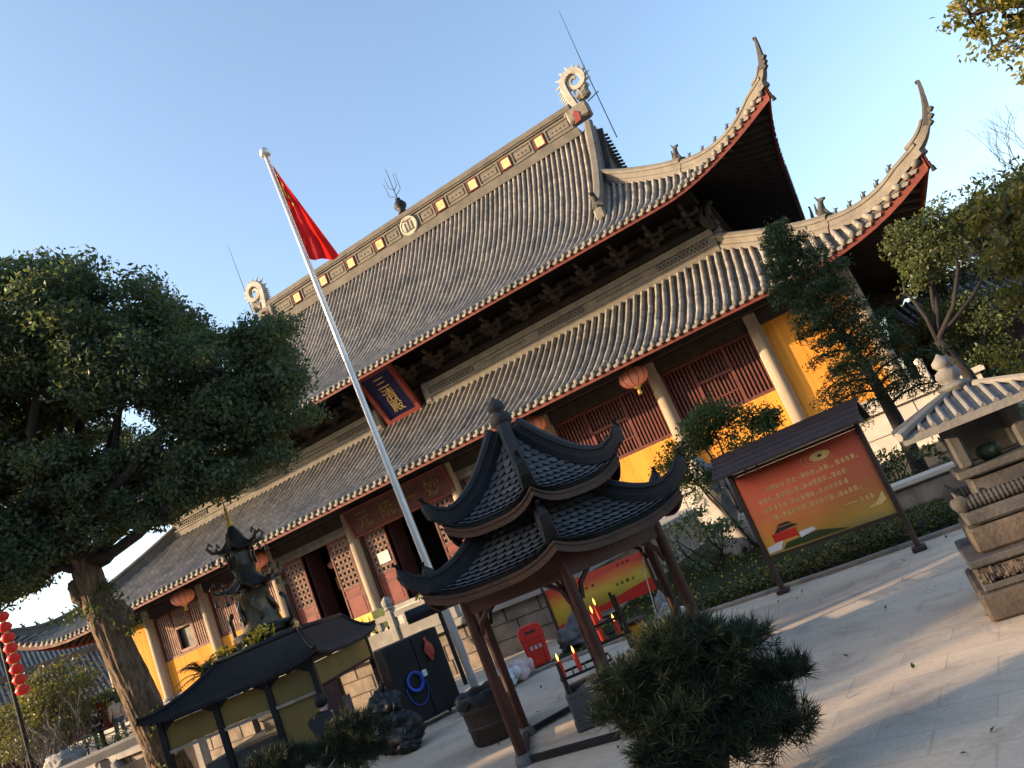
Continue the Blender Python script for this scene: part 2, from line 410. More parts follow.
def txt(s, size=1., extrude=.01, spacing=1.0, off=0.0):
    """lettering as mesh data: verts (x right, y up, z out) and faces, centred"""
    cu = bpy.data.curves.new('lettering', 'FONT'); cu.body = s; cu.size = size; cu.extrude = extrude; cu.align_x = 'CENTER'; cu.align_y = 'CENTER'
    cu.space_line = spacing; cu.offset = off; cu.resolution_u = 3
    ob = bpy.data.objects.new('lettering', cu); COL.objects.link(ob)
    dg = bpy.context.evaluated_depsgraph_get(); me = bpy.data.meshes.new_from_object(ob.evaluated_get(dg))
    vs = [tuple(v.co) for v in me.vertices]; fs = [tuple(p.vertices) for p in me.polygons]
    bpy.data.objects.remove(ob); bpy.data.curves.remove(cu); bpy.data.meshes.remove(me)
    if vs:
        a = np.array(vs); c = (a.min(0) + a.max(0)) / 2; c[2] = 0; vs = [tuple(q) for q in a - c]
    return vs, fs
def add_txt(mb, s, size, o, ex, ey, ez, extrude=.01, **k):
    vs, fs = txt(s, size, extrude, **k); o, ex, ey, ez = [np.array(q, float) for q in (o, ex, ey, ez)]
    mb.add([o + ex * v[0] + ey * v[1] + ez * v[2] for v in vs], fs)
# ------------------------------------------------------------------ foliage helpers
def leaf_cards(P, size, seed, up=.5, aspect=.5, droop=0.):
    """one pointed leaf per point of P: (n,3) -> verts, quads"""
    rg = np.random.RandomState(seed); n = len(P)
    d = rg.normal(size=(n, 3)); d[:, 2] -= droop; d /= np.linalg.norm(d, axis=1)[:, None]
    nn = rg.normal(size=(n, 3)); nn[:, 2] += up * 2; nn -= d * (nn * d).sum(1)[:, None]; nn /= np.linalg.norm(nn, axis=1)[:, None] + 1e-9
    sd = np.cross(d, nn); L = size * rg.uniform(.65, 1.25, n)[:, None]; W = L * aspect * .5
    a = P - d * L * .5; b = P + sd * W + nn * L * .08; c = P + d * L * .5; e = P - sd * W + nn * L * .08
    V = np.stack([a, b, c, e], 1).reshape(-1, 3); Q = np.arange(4 * n).reshape(n, 4)
    return V, Q
def clump_points(blobs, seed, sub=1., sig=.20, per=60, shell=.55):
    """blobs: (cx,cy,cz,rx,ry,rz). Returns leaf points and the sub-clump centres"""
    rg = np.random.RandomState(seed); P = []; C = []
    for (x, y, z, rx, ry, rz) in blobs:
        k = max(4, int(sub * (rx * ry + ry * rz + rx * rz) * 9))
        d = rg.normal(size=(k, 3)); d /= np.linalg.norm(d, axis=1)[:, None]
        rr = shell + (1 - shell) * rg.rand(k) ** .6
        c = np.array([x, y, z]) + d * rr[:, None] * np.array([rx, ry, rz]); C.append(c)
        for q in c:
            m = int(per * rg.uniform(.5, 1.4)); s_ = sig * rg.uniform(.7, 1.35)
            P.append(q + np.clip(rg.normal(size=(m, 3)), -1.7, 1.7) * np.array([s_, s_, s_ * .62]))
    return np.concatenate(P), np.concatenate(C)
def limb(mb, a, b, r0, r1, seed=0, n=7, bend=.12, k=6):
    rg = np.random.RandomState(seed); a, b = np.array(a, float), np.array(b, float); L = np.linalg.norm(b - a)
    o = rg.normal(size=3) * bend * L; o2 = rg.normal(size=3) * bend * .4 * L
    pts = [a + (b - a) * t + o * sin(pi * t) + o2 * sin(2 * pi * t) for t in np.linspace(0, 1, k)]
    mb.tube(pts, list(np.linspace(r0, r1, k)), n, jit=.06, seed=seed)
    return pts
def tree(name, label, cat, baseloc, trunk_pts, trunk_r, blobs, leafm, barkm, leaf=.12, per=60, sub=1., sig=.2, shell=.55, seed=1, group=None, limbs=None, twigs=.35, up=.5, aspect=.5, droop=0., rough_trunk=12):
    t = wthing(name, label, cat, baseloc, group)
    mb = MB(); mb.bark(trunk_pts, trunk_r, seed=seed) if rough_trunk > 14 else mb.tube(trunk_pts, trunk_r, rough_trunk, jit=.08, seed=seed)
    top = np.array(trunk_pts[-1], float); tp = [np.array(q, float) for q in trunk_pts]
    P, C = clump_points(blobs, seed, sub, sig, per, shell)
    tk = mb.build('trunk', barkm, t, smooth=True)
    br = MB(); i = 0; rg = random.Random(seed)
    for bi, b in enumerate(blobs):
        c = np.array(b[:3]); s0 = min(tp[len(tp) // 2:], key=lambda q: np.linalg.norm(q - c) + max(0, q[2] - c[2]) * 2)
        limb(br, s0, c, max(.03, trunk_r[-1] * .62), .025, seed + bi, 7)
    for q in C:
        if rg.random() < twigs:
            b = min(blobs, key=lambda u: np.linalg.norm(np.array(u[:3]) - q)); limb(br, b[:3], q, .018, .006, int(q[0] * 99) % 1000, 4, .1, 4)
    br.build('branch', 'bark_dark' if barkm == 'bark' else barkm, t, smooth=True)
    V, Q = leaf_cards(P, leaf, seed + 5, up, aspect, droop)
    npmesh('crown', V, Q, leafm, t)
    return t
# ------------------------------------------------------------------ the great hall
hall = thing('temple_hall', 'great temple hall with yellow walls, red lattice bays and a double-eaved grey tiled roof', 'temple hall', (0, 0, 0))
YC = 13.46
class Roof:
    """one tier: e is the distance in from the nominal eave line; corners lift and reach outward"""
    def __init__(s, xe, ye, top, P, rise, reach, span, pw):
        s.xe, s.ye, s.top, s.P, s.rise, s.reach, s.span, s.pw = xe, ye, top, P, rise, reach, span, pw
        s.half = YC - ye
    def S(s, e): return max(0., (s.span - e) / (s.span + s.reach))
    def lift(s, ef, es): return s.rise * s.S(es) ** s.pw * min(1., s.S(ef) / s.S(0)) ** 1.2
    def sym(s, a, b):
        ef, es = min(a, b), max(a, b)
        return s.lift(ef, es)
    def z(s, ef, es):
        e = min(ef, es) if ef > 0 and es > 0 else min(ef, es)
        return s.P(e) + s.sym(ef, es)
    def edge(s, es): return -s.reach * s.S(es) ** 2.4
    def pt(s, side, a, e):
        """side 0 front, 1 right, 2 back, 3 left; a along the eave from its middle"""
        L = s.xe if side in (0, 2) else s.half
        es = L - abs(a)
        z = s.P(e) + s.sym(e, es)
        if side == 0: return V3(a, s.ye + e, z)
        if side == 1: return V3(s.xe - e, YC + a, z)
        if side == 2: return V3(-a, 2 * YC - s.ye - e, z)
        return V3(-s.xe + e, YC - a, z)
    def paths(s, side, pitch, nseg, topf):
        L = s.xe if side in (0, 2) else s.half
        A = L + s.reach * .97; n = int(2 * A / pitch); rows = []
        for i in range(n + 1):
            a = -A + 2 * A * i / n; es = L - abs(a)
            e0 = s.edge(es); e1 = topf(a, es)
            if e1 - e0 < .12: continue
            rows.append([s.pt(side, a, e0 + (e1 - e0) * k / nseg) for k in range(nseg + 1)])
        return np.array(rows)
def eave_dir(side): return [V3(1, 0, 0), V3(0, 1, 0), V3(-1, 0, 0), V3(0, -1, 0)][side]
def tile_slope(name_roll, rows, side, r, parent, ncirc=6):
    """rows (N,M,3): rolls of half-round tiles with round end caps and tongue drips; pan sheet under them"""
    sd = eave_dir(side); N, Mm, _ = rows.shape
    jr = np.random.RandomState(N + side); rows = rows + (jr.normal(0, .010, (N, Mm, 1)) * sd) + jr.normal(0, .010, (N, Mm, 1)) * V3(0, 0, 1)
    t = np.gradient(rows, axis=1); t /= np.linalg.norm(t, axis=2)[..., None]
    up = np.cross(np.broadcast_to(sd, t.shape), t); up /= np.linalg.norm(up, axis=2)[..., None]
    if up[..., 2].mean() < 0: up = -up
    th = np.linspace(0, pi, ncirc + 1)
    V = rows[:, :, None, :] + r * (np.cos(th)[None, None, :, None] * sd + np.sin(th)[None, None, :, None] * 1.15 * up[:, :, None, :])
    ln = np.concatenate([np.zeros((N, 1)), np.cumsum(np.linalg.norm(np.diff(rows, axis=1), axis=2), 1)], 1) / .34
    uv = np.stack([np.broadcast_to(np.arange(N)[:, None, None] + .5 + side * 200, (N, Mm, ncirc + 1)), np.broadcast_to(ln[:, :, None], (N, Mm, ncirc + 1))], -1)
    idx = np.arange(N * Mm * (ncirc + 1)).reshape(N, Mm, ncirc + 1)
    q = np.stack([idx[:, :-1, :-1], idx[:, 1:, :-1], idx[:, 1:, 1:], idx[:, :-1, 1:]], -1).reshape(-1, 4)
    Vs = [V.reshape(-1, 3)]; Qs = [q]; U = [uv.reshape(-1, 2)]; o = V.size // 3
    # end caps (discs) and drips as quads
    p0 = rows[:, 0]; t0 = t[:, 0]; u0 = up[:, 0]; n8 = 8
    a8 = np.arange(n8) * 2 * pi / n8
    for depth, rr in ((-.05, r * 1.12),):
        ring = p0[:, None, :] + u0[:, None, :] * r * .35 + rr * (np.cos(a8)[None, :, None] * sd + np.sin(a8)[None, :, None] * u0[:, None, :]) 
        fr = ring + t0[:, None, :] * depth; bk = ring + t0[:, None, :] * .12
        W = np.concatenate([fr, bk], 1); id2 = o + np.arange(N * 16).reshape(N, 16)
        quads = [id2[:, [0, 1, 2, 3]], id2[:, [0, 3, 4, 7]], id2[:, [4, 5, 6, 7]]]
        for k in range(n8):
            j = (k + 1) % n8; quads.append(id2[:, [k, 8 + k, 8 + j, j]])
        Vs.append(W.reshape(-1, 3)); Qs.append(np.concatenate(quads)); U.append(np.repeat(np.stack([np.arange(N) + .5, np.full(N, .03)], -1), 16, 0)); o += N * 16
    mid = (p0[:-1] + p0[1:]) / 2; tm = t0[:-1]; pit = np.linalg.norm(p0[1:] - p0[:-1], axis=1)[:, None]; z = V3(0, 0, 1)
    pts = [mid - sd * pit * .34, mid + sd * pit * .34, mid + sd * pit * .2 - z * .13, mid - sd * pit * .2 - z * .13]
    D = np.stack(pts, 1) - tm[:, None, :] * .03 + z * .01; id3 = o + np.arange((N - 1) * 4).reshape(-1, 4)
    Vs.append(D.reshape(-1, 3)); Qs.append(id3); U.append(np.full(((N - 1) * 4, 2), .5)); o += (N - 1) * 4
    ob = npmesh(name_roll, np.concatenate(Vs), np.concatenate(Qs), 'roof_tile', parent, np.concatenate(U))
    # pans
    idx = np.arange(N * Mm).reshape(N, Mm); q = np.stack([idx[:-1, :-1], idx[:-1, 1:], idx[1:, 1:], idx[1:, :-1]], -1).reshape(-1, 4)
    uvp = np.stack([np.broadcast_to(np.arange(N)[:, None] + .5, (N, Mm)), ln * 2.2], -1).reshape(-1, 2)
    npmesh('tile_bed', (rows - up * .012).reshape(-1, 3), q, 'pan_tile', ob, uvp)
    return ob
def eave_under(R, side, parent, wall_e, drop=.40):
    """red fascia board, dark soffit and rafters for one side"""
    L = R.xe if side in (0, 2) else R.half; A = L + R.reach * .96; n = 90; sd = eave_dir(side)
    fa = MB(); so = MB(); E = []; T = []
    for i in range(n + 1):
        a = -A + 2 * A * i / n; es = L - abs(a); e0 = R.edge(es); k = R.S(es)
        e1 = max(e0 + .05, min(wall_e, es))
        E.append((a, e0, es, k)); T.append(e1)
    vs = []
    for a, e0, es, k in E:
        p = R.pt(side, a, e0 + .07); h = .22 + .20 * k ** 2
        vs += [p - V3(0, 0, .07), p - V3(0, 0, .07 + h)]
        p2 = R.pt(side, a, e0 + .15); vs += [p2 - V3(0, 0, .07), p2 - V3(0, 0, .07 + h)]
    fs = []
    for i in range(n):
        o = i * 4; fs += [(o, o + 1, o + 5, o + 4), (o + 2, o + 6, o + 7, o + 3), (o + 1, o + 3, o + 7, o + 5), (o, o + 4, o + 6, o + 2)]
    fa.add(vs, fs); fo = fa.build('eave_fascia', 'fascia_red', parent)
    vs = []; m = 5
    for (a, e0, es, k), e1 in zip(E, T):
        for j in range(m + 1):
            vs.append(R.pt(side, a, e0 + .12 + max(0, e1 - e0 - .12) * j / m) - V3(0, 0, .16))
    fs = [(i * (m + 1) + j, i * (m + 1) + j + 1, (i + 1) * (m + 1) + j + 1, (i + 1) * (m + 1) + j) for i in range(n) for j in range(m)]
    so.add(vs, fs); so.build('soffit', 'eave_dark', parent)
    ra = MB(); c = int(2 * A / .42)
    for i in range(c + 1):
        a = -A + 2 * A * (i + .5) / (c + 1); es = L - abs(a); e0 = R.edge(es); e1 = min(wall_e, es)
        if e1 - e0 < .5: continue
        pts = [R.pt(side, a, e0 + .2 + (e1 - e0 - .2) * j / 3) - V3(0, 0, .25) for j in range(4)]
        for p, q2 in zip(pts[:-1], pts[1:]): ra.bar(p, q2, .13, .15)
    ra.build('rafter', 'eave_dark', parent, kind='stuff')
UH = 13.36
P_LOW = lambda e: 7.12 + 4.0 * (.72 * (e / 7.0) + .28 * (e / 7.0) * abs(e / 7.0))
P_UP = lambda e: 13.08 + 11.22 * (.46 * (e / UH) + .54 * (e / UH) * abs(e / UH))
RL = Roof(25.2, -3.0, 7.0, P_LOW, 1.9, .75, 5.2, 2.5)
RU = Roof(22.3, .1, UH, P_UP, 2.05, .65, 5.0, 1.7)
GX = 13.95                                          # gable plane
low = MB().bb(-18.2, 18.2, 4.05, 22.8, 10.2, 10.4).build('lower_roof', 'pan_tile', hall)
upp = MB().bb(-13.7, 13.7, 9., 17.9, 17.0, 17.2).build('upper_roof', 'pan_tile', hall)
for sd_, nm in ((0, 'tile_slope'), (1, 'tile_slope'), (2, 'tile_slope'), (3, 'tile_slope')):
    rows = RL.paths(sd_, .375, 9, lambda a, es: min(7.0, es))
    tile_slope('tile_slope', rows, sd_, .108, low)
    eave_under(RL, sd_, low, 3.1)
    if sd_ in (0, 2): rows = RU.paths(sd_, .36, 16, lambda a, es: UH if abs(a) < GX - .1 else es)
    else: rows = RU.paths(sd_, .36, 9, lambda a, es: min(RU.xe - GX, es))
    tile_slope('tile_slope', rows, sd_, .105, upp)
    eave_under(RU, sd_, upp, 4.2)
# ridges on the hips with their figures and horns
RIDGE = [(-.24, -.12), (.24, -.12), (.24, .10), (.18, .14), (.18, .36), (.25, .40), (.25, .50), (.14, .60), (-.14, .60), (-.25, .50), (-.25, .40), (-.18, .36), (-.18, .14), (-.24, .10)]
def hip_path(R, sx, sy, e_top, e_end, n=14):
    pts = []
    for i in range(n + 1):
        e = e_top + (e_end - e_top) * i / n
        x = (R.xe - e) * sx; y = YC + sy * (R.half - e) ; pts.append(V3(x, y, R.z(e, e) + .06))
    return pts
def beast(p, h, d, seed=0):
    """little crouching roof beast, facing along d"""
    d = np.array([d[0], d[1], 0.]); d /= np.linalg.norm(d); m = MB(); p = np.array(p, float)
    m.tube([p, p + V3(0, 0, h * .35) - d * h * .12, p + V3(0, 0, h * .7) + d * h * .02, p + V3(0, 0, h * .95) + d * h * .16], [h * .2, h * .24, h * .15, h * .12], 7)
    m.tube([p + V3(0, 0, h * .9) + d * h * .1, p + V3(0, 0, h * .86) + d * h * .42], [h * .13, h * .07], 6)
    m.tube([p - d * h * .15, p - d * h * .42 + V3(0, 0, h * .5), p - d * h * .30 + V3(0, 0, h * .95)], [h * .10, h * .08, h * .03], 5)
    m.tube([p + d * h * .05 + V3(0, 0, h * .5), p + d * h * .3], [h * .08, h * .06], 5)
    m.tube([p + V3(0, 0, h * .95), p + V3(0, 0, h * 1.25) - d * h * .12], [h * .06, h * .02], 4)
    return m
def hip_ridge(R, sx, sy, e_top, tip, parent, e_step):
    full = hip_path(R, sx, sy, e_top, e_step, 10)
    m = MB(); m.sweep(full, RIDGE, [1.05] * len(full)); o = m.build('hip_ridge', 'ridge_grey', parent)
    lowp = hip_path(R, sx, sy, e_step + .15, -R.reach * .96, 14); out_ = V3(sx, sy, 0) / sqrt(2)
    c = lowp[-1]; tip = np.array(tip, float); d0 = lowp[-1] - lowp[-2]; d0 /= np.linalg.norm(d0); L = np.linalg.norm(tip - c)
    c0 = lowp[-2] + V3(0, 0, .14); d0 = lowp[-1] - lowp[-2]; d0 /= np.linalg.norm(d0); H_ = np.linalg.norm(tip - c0); k1 = c0 + d0 * H_ * .36; k2 = tip - V3(0, 0, H_ * .5) - out_ * .12; horn = []
    for t in np.linspace(.0, 1, 12): horn.append(c0 * (1 - t) ** 3 + k1 * 3 * t * (1 - t) ** 2 + k2 * 3 * t * t * (1 - t) + tip * t ** 3)
    m = MB(); m.sweep(lowp, RIDGE, list(np.linspace(.86, .70, len(lowp)))); m.build('hip_ridge', 'ridge_grey', parent)
    m = MB(); m.sweep(horn[:7], RIDGE, [.70, .68, .64, .59, .54, .49, .44]); m.build('hip_ridge', 'ridge_grey', parent)
    m = MB(); pr = [(-.2, -.12), (.2, -.12), (.2, .22), (.1, .34), (-.1, .34), (-.2, .22)]
    m.sweep(horn[5:], pr, [.62, .56, .50, .44, .36, .28, .2])
    for q in (5, 6, 7): dq = horn[q + 1] - horn[q]; m.bar(horn[q] + out_ * .06, horn[q] + dq * .35 + out_ * .17, .16, .12)
    m.box(tip - out_ * .07 + V3(0, 0, .0), (.12, .12, .08)); h = m.build('ridge_horn', 'ridge_dark', parent)
    bd = MB(); pp = full[-1]; bm = beast(pp + V3(0, 0, .5), .78, out_); bm.build('roof_beast', 'ridge_dark', parent, smooth=True)
    for k in (2, 4, 6, 8, 10):
        p = lowp[k] + V3(0, 0, .36); beast(p, .34, out_).build('roof_beast', 'ridge_dark', parent, smooth=True)
    b = MB(); b.tube([c - V3(0, 0, .40), c - V3(0, 0, .55)], [.015, .015], 4); b.lathe([(.03, 0), (.055, -.03), (.08, -.17), (.095, -.2), (.02, -.2)][::-1], 8, tuple(c - V3(0, 0, .55)))
    b.build('wind_bell', 'black_iron', parent, smooth=True)
for sx in (1, -1):
    for sy in (-1, 1):
        tl = (26.75 * sx, (-3.95 if sy < 0 else 2 * YC + 3.95), 10.85); hip_ridge(RL, sx, sy, 7.0, tl, low, 2.6)
        tu = (23.35 * sx, (-.75 if sy < 0 else 2 * YC + .75), 16.75); hip_ridge(RU, sx, sy, RU.xe - GX - .05, tu, upp, 3.9)
# vertical ridges down the gable edges, gable wall and barge boards
for sx in (1, -1):
    for sy in (-1, 1):
        pts = [V3(sx * (GX + .02), YC + sy * (UH - e), P_UP(e) + .06) for e in np.linspace(13.0, 4.4, 14)]
        m = MB(); m.sweep(pts, RIDGE, [1.15] * 14); o = m.build('gable_ridge', 'ridge_grey', upp)
        beast(V3(sx * GX, YC + sy * (UH - 4.25), P_UP(4.25) + .25), 1.15, (0, sy, 0)).build('roof_beast', 'ridge_dark', upp, smooth=True)
        # carved end block below the beast
        m = MB(); m.cbox((sx * GX, YC + sy * (UH - 4.05), P_UP(4.05) + .25), (.5, .5, .6), .06); m.build('ridge_end_block', 'carved_grey', upp)
        # row of short tiles lying over the barge
        m = MB(); n = 30
        for i in range(n):
            e = 8.4 + (13.0 - 8.4) * i / n; p = V3(sx * (GX + .2), YC + sy * (UH - e), P_UP(e) - .02)
            m.tube([p, p + V3(sx * .42, 0, -.14)], .085, 8)
        m.build('barge_tile', 'ridge_dark', upp)
    g = MB(); e0 = RU.xe - GX
    poly = [(YC + s_ * (UH - e), P_UP(e) - .1) for s_, es in ((-1, np.linspace(e0 - .3, UH, 8)), (1, np.linspace(UH, e0 - .3, 8))) for e in es]
    g.prism(poly, (sx * (GX + .02), 0, 0), (0, 1, 0), (0, 0, 1), (sx * .1, 0, 0)); g.build('gable_wall', 'ridge_dark', upp)
    bz = RU.pt(1, 0, e0)[2]
    MB().bb(min(sx * (GX + .1), sx * (GX + .5)), max(sx * (GX + .1), sx * (GX + .5)), YC - 5, YC + 5, bz - .1, bz + .55).build('gable_foot_ridge', 'ridge_grey', upp)
# main ridge
RT = 24.15
rg = MB()
rg.bb(-13.25, 13.25, YC - .42, YC + .42, RT - .15, RT + .32)
rg.bb(-13.2, 13.2, YC - .34, YC + .34, RT + .32, RT + .44)
rg.bb(-13.1, 13.1, YC - .24, YC + .24, RT + .44, RT + 1.62)
rg.bb(-13.2, 13.2, YC - .34, YC + .34, RT + 1.62, RT + 1.74)
rg.bb(-13.25, 13.25, YC - .40, YC + .40, RT + 1.74, RT + 1.98)
rg.sweep([(-13.25, YC, RT + 1.98), (13.25, YC, RT + 1.98)], [(-.3, 0), (.3, 0), (.26, .14), (.14, .24), (-.14, .24), (-.26, .14)])
ridge = rg.build('main_ridge', 'ridge_grey', hall)
gp = [-10.6, -8.0, -5.35, -2.68, 2.68, 5.35, 8.0, 10.6]
chars = '風調雨順國泰民安'
for s_ in (-1, 1):
    y = YC + s_ * .24
    cuts = [-13.1] + [-11.0, -10.2, -8.4, -7.6, -5.75, -4.95, -3.08, -2.28, -.75] + [.75, 2.28, 3.08, 4.95, 5.75, 7.6, 8.4, 10.2, 11.0] + [13.1]
    for i in range(0, len(cuts), 2):
        lt = MB(); dk = MB(); a, b = cuts[i] + .12, cuts[i + 1] - .12
        for z0, z1 in ((.56, .66), (1.40, 1.50)): lt.bb(a, b, y + s_ * .0, y + s_ * .06, RT + z0, RT + z1)
        for x0, x1 in ((a, a + .1), (b - .1, b)): lt.bb(x0, x1, y, y + s_ * .06, RT + .66, RT + 1.40)
        lt.bb(a + .22, b - .22, y, y + s_ * .045, RT + .82, RT + 1.24)
        n = max(2, int((b - a - .7) / .26))
        for k in range(n):
            x = a + .35 + (b - a - .7) * (k + .5) / n; dk.bb(x - .07, x + .07, y + s_ * .046, y + s_ * .052, RT + .97, RT + 1.08)
        po = lt.build('ridge_panel', 'ridge_light', ridge); dk.build('panel_slot', 'slot_dark', po)
for i, x in enumerate(gp):
    y = YC - .25
    f = MB(); 
    for dx, dz, ww, hh in ((-.36, 0, .08, .80), (.36, 0, .08, .80), (0, .36, .64, .08), (0, -.36, .64, .08)): f.box((x + dx, y - .05, RT + 1.03 + dz), (ww, .12, hh))
    fr = f.build('ridge_tablet', 'fascia_red', hall)
    MB().box((x, y - .03, RT + 1.03), (.64, .06, .64)).build('tablet_face', 'tablet_cream', fr)
    c = MB(); add_txt(c, chars[i], .5, (x, y - .065, RT + 1.03), (1, 0, 0), (0, 0, 1), (0, -1, 0), .008); c.build('tablet_character', 'gold_paint', fr)
md = MB(); md.add(*(lambda a: ([(cos(t) * r, YC - .26 - d, RT + 1.0 + sin(t) * r) for d, r in ((0, .68), (.14, .68), (.16, .60), (.12, .56)) for t in np.linspace(0, 2 * pi, 28, endpoint=False)],
    [(i * 28 + k, i * 28 + (k + 1) % 28, (i + 1) * 28 + (k + 1) % 28, (i + 1) * 28 + k) for i in range(3) for k in range(28)] + [tuple(range(84, 112))]))(0))
mo = md.build('ridge_medallion', 'medallion', hall)
m = MB()
for dx in (-.26, 0, .26): m.box((dx, YC - .40, RT + 1.0 + (.06 if dx == 0 else -.02)), (.09, .05, .78 - abs(dx) * .9))
for dz in (-.36, .4): m.box((0, YC - .405, RT + 1.0 + dz), (.66, .05, .08))
m.build('medallion_relief', 'ridge_grey', mo)
# vase and prongs on the middle of the ridge
v = MB(); v.lathe([(.30, 0), (.34, .1), (.2, .2), (.42, .45), (.46, .65), (.30, .9), (.16, 1.05), (.2, 1.15), (.05, 1.2)], 14, (-.2, YC, RT + 2.2)); vo = v.build('ridge_vase', 'black_iron', hall, smooth=True)
p = MB(); b = V3(-.2, YC, RT + 3.3)
p.tube([b, b + V3(0, 0, 2.5)], [.035, .02], 5)
for dx, z0, L in ((-.5, .5, 1.1), (.5, .6, 1.2), (-.32, 1.1, .8), (.34, 1.0, .9)):
    p.tube([b + V3(0, 0, z0 - .3), b + V3(dx, 0, z0), b + V3(dx * 1.15, 0, z0 + L)], [.025, .022, .012], 5)
p.build('ridge_prongs', 'black_iron', vo)
# dragons on the ridge ends
def dragon(sx):
    X = lambda u: sx * u
    body = MB(); n = 30; pts = []; rad = []
    for i in range(n + 1):                                   # a tail that rises and rolls over outward in a spiral
        t = i / n
        if t < .32: q = t / .32; pts.append((13.62 - .18 * sin(q * pi * .5), 25.9 + 1.55 * q)); rad.append(.40 - .08 * q)
        else:
            q = (t - .32) / .68; a = pi - q * 2 * pi * 1.35; r = .80 * (1 - q * .72); cx, cz = 14.22, 27.5; pts.append((cx + r * cos(a), cz + r * sin(a))); rad.append(.32 * (1 - q * .70) + .02)
    body.sweep([V3(X(x), YC, z) for x, z in pts], [(-1, -1), (1, -1), (1, 1), (-1, 1)] if False else [(-.7, -.8), (.7, -.8), (1, 0), (.7, .8), (-.7, .8), (-1, 0)], [(min(.26, r * .9), r) for r in rad], up=(0, 1, 0))
    o = body.build('ridge_dragon', 'dragon_grey', hall)
    sp = MB()
    for i in range(2, 24):
        x, z = pts[i]; dx, dz = pts[i + 1][0] - pts[i - 1][0], pts[i + 1][1] - pts[i - 1][1]; l = sqrt(dx * dx + dz * dz); nx, nz = -dz / l, dx / l; r = rad[i]
        c = V3(X(x + nx * r * .7), YC, z + nz * r * .7); tp = V3(X(x + nx * (r + .24) - dx / l * .1), YC, z + nz * (r + .24) - dz / l * .1)
        sp.tube([c, tp], [.10, .02], 5)
    sp.build('spine', 'dragon_grey', o)
    hd = MB(); hd.cbox((X(13.6), YC, 25.45), (1.5, .85, 1.0), .12); hd.cbox((X(12.95), YC, 25.75), (.5, .7, .45), .1)
    hd.tube([V3(X(13.9), YC, 26.3), V3(X(14.6), YC, 26.6), V3(X(14.75), YC, 27.0)], [.32, .28, .10], 8)
    for q in range(5): hd.tube([V3(X(14.3 + q * .1), YC, 26.5 + q * .06), V3(X(14.5 + q * .12), YC, 26.95 - abs(q - 2) * .1)], [.08, .02], 5)
    hd.blob((X(14.45), YC, 26.35), (.36, .30, .34), 10, 7, .2, 3)
    hd.build('head', 'carved_grey', o, smooth=False)
    ma = MB(); ma.prism([(0, 0), (.5, .1), (.56, .6), (.3, .85), (.12, .6), (.18, .35)], (X(13.15), YC - .44, 24.75), (sx, 0, 0), (0, 0, 1), (0, -.03, 0))
    ma.build('red_mouth', 'plaque_red', o)
    rod = MB(); rod.tube([V3(X(15.05), YC + .1, 22.8), V3(X(15.1), YC + .1, 28.), V3(X(15.2), YC + .1, 32.3)], [.035, .03, .012], 5); rod.bar(V3(X(14.4), YC + .1, 25.9), V3(X(15.25), YC + .1, 26.1), .05)
    rod.build('lightning_rod', 'black_iron', hall)
dragon(1); dragon(-1)
# ridge band under the upper storey
WY = 3.75
def band(x0, x1, y0, y1):
    L = sqrt((x1 - x0) ** 2 + (y1 - y0) ** 2); a = atan2(y1 - y0, x1 - x0); o = MB(); hs = MB(); dk = MB(); cx, cy = (x0 + x1) / 2, (y0 + y1) / 2
    ex = V3(cos(a), sin(a), 0); ey = V3(-sin(a), cos(a), 0); c = V3(cx, cy, 0)
    for z0, z1, d in ((10.75, 11.18, .58), (11.18, 11.28, .68), (11.28, 11.66, .40), (11.66, 11.76, .60), (11.76, 11.98, .5)): o.box(tuple(c + V3(0, 0, (z0 + z1) / 2)), (L, d, z1 - z0), a)
    ob = o.build('ridge_band', 'ridge_light', low)
    nsec = max(1, int(L / 3.1)); w = L / nsec
    for i in range(nsec):
        hs = MB(); dk = MB(); s0 = -L / 2 + i * w + .35; s1 = s0 + w - .7
        if i % 2 == 0:
            m = c - ey * .215 + ex * (s0 + s1) / 2 + V3(0, 0, 11.47); dk.box(tuple(m), (s1 - s0, .02, .32), a)
            k = int((s1 - s0) / .19)
            for j in range(k):
                p = c - ey * .235 + ex * (s0 + (j + .5) * (s1 - s0) / k) + V3(0, 0, 11.47); q = (s1 - s0) / k / 2
                for g in (-1, 1): hs.bar(p - ex * q - V3(0, 0, .16 * g), p + ex * q + V3(0, 0, .16 * g), .035, .05, (0, 0, 1))
        else:
            k = int((s1 - s0) / .25)
            for j in range(k):
                p = c - ey * .21 + ex * (s0 + (j + .5) * (s1 - s0) / k) + V3(0, 0, 11.47); hs.lathe([(.07, -.02), (.09, 0), (.07, .02)], 6, tuple(p))
        if dk.v: dk.build('band_recess', 'slot_dark', ob)
        hs.build('band_lattice', 'ridge_light', ob)
band(-18.3, -1.75, WY, WY); band(1.75, 18.3, WY, WY); band(18.45, 18.45, WY, 23.1); band(-18.45, -18.45, 23.1, WY)
for sx in (-1, 1):
    m = MB(); m.cbox((sx * 1.72, WY, 11.45), (.5, .7, 1.25), .14); m.build('band_end', 'ridge_light', low)
    m = beast((sx * 18.5, WY - .1, 11.9), 1.25, (sx, -1, 0)); m.tube([(sx * 18.4, WY - .1, 12.), (sx * 18.1, WY - .2, 12.7), (sx * 18.4, WY - .2, 13.1)], [.25, .2, .06], 6); m.build('roof_beast', 'ridge_dark', low, smooth=True)
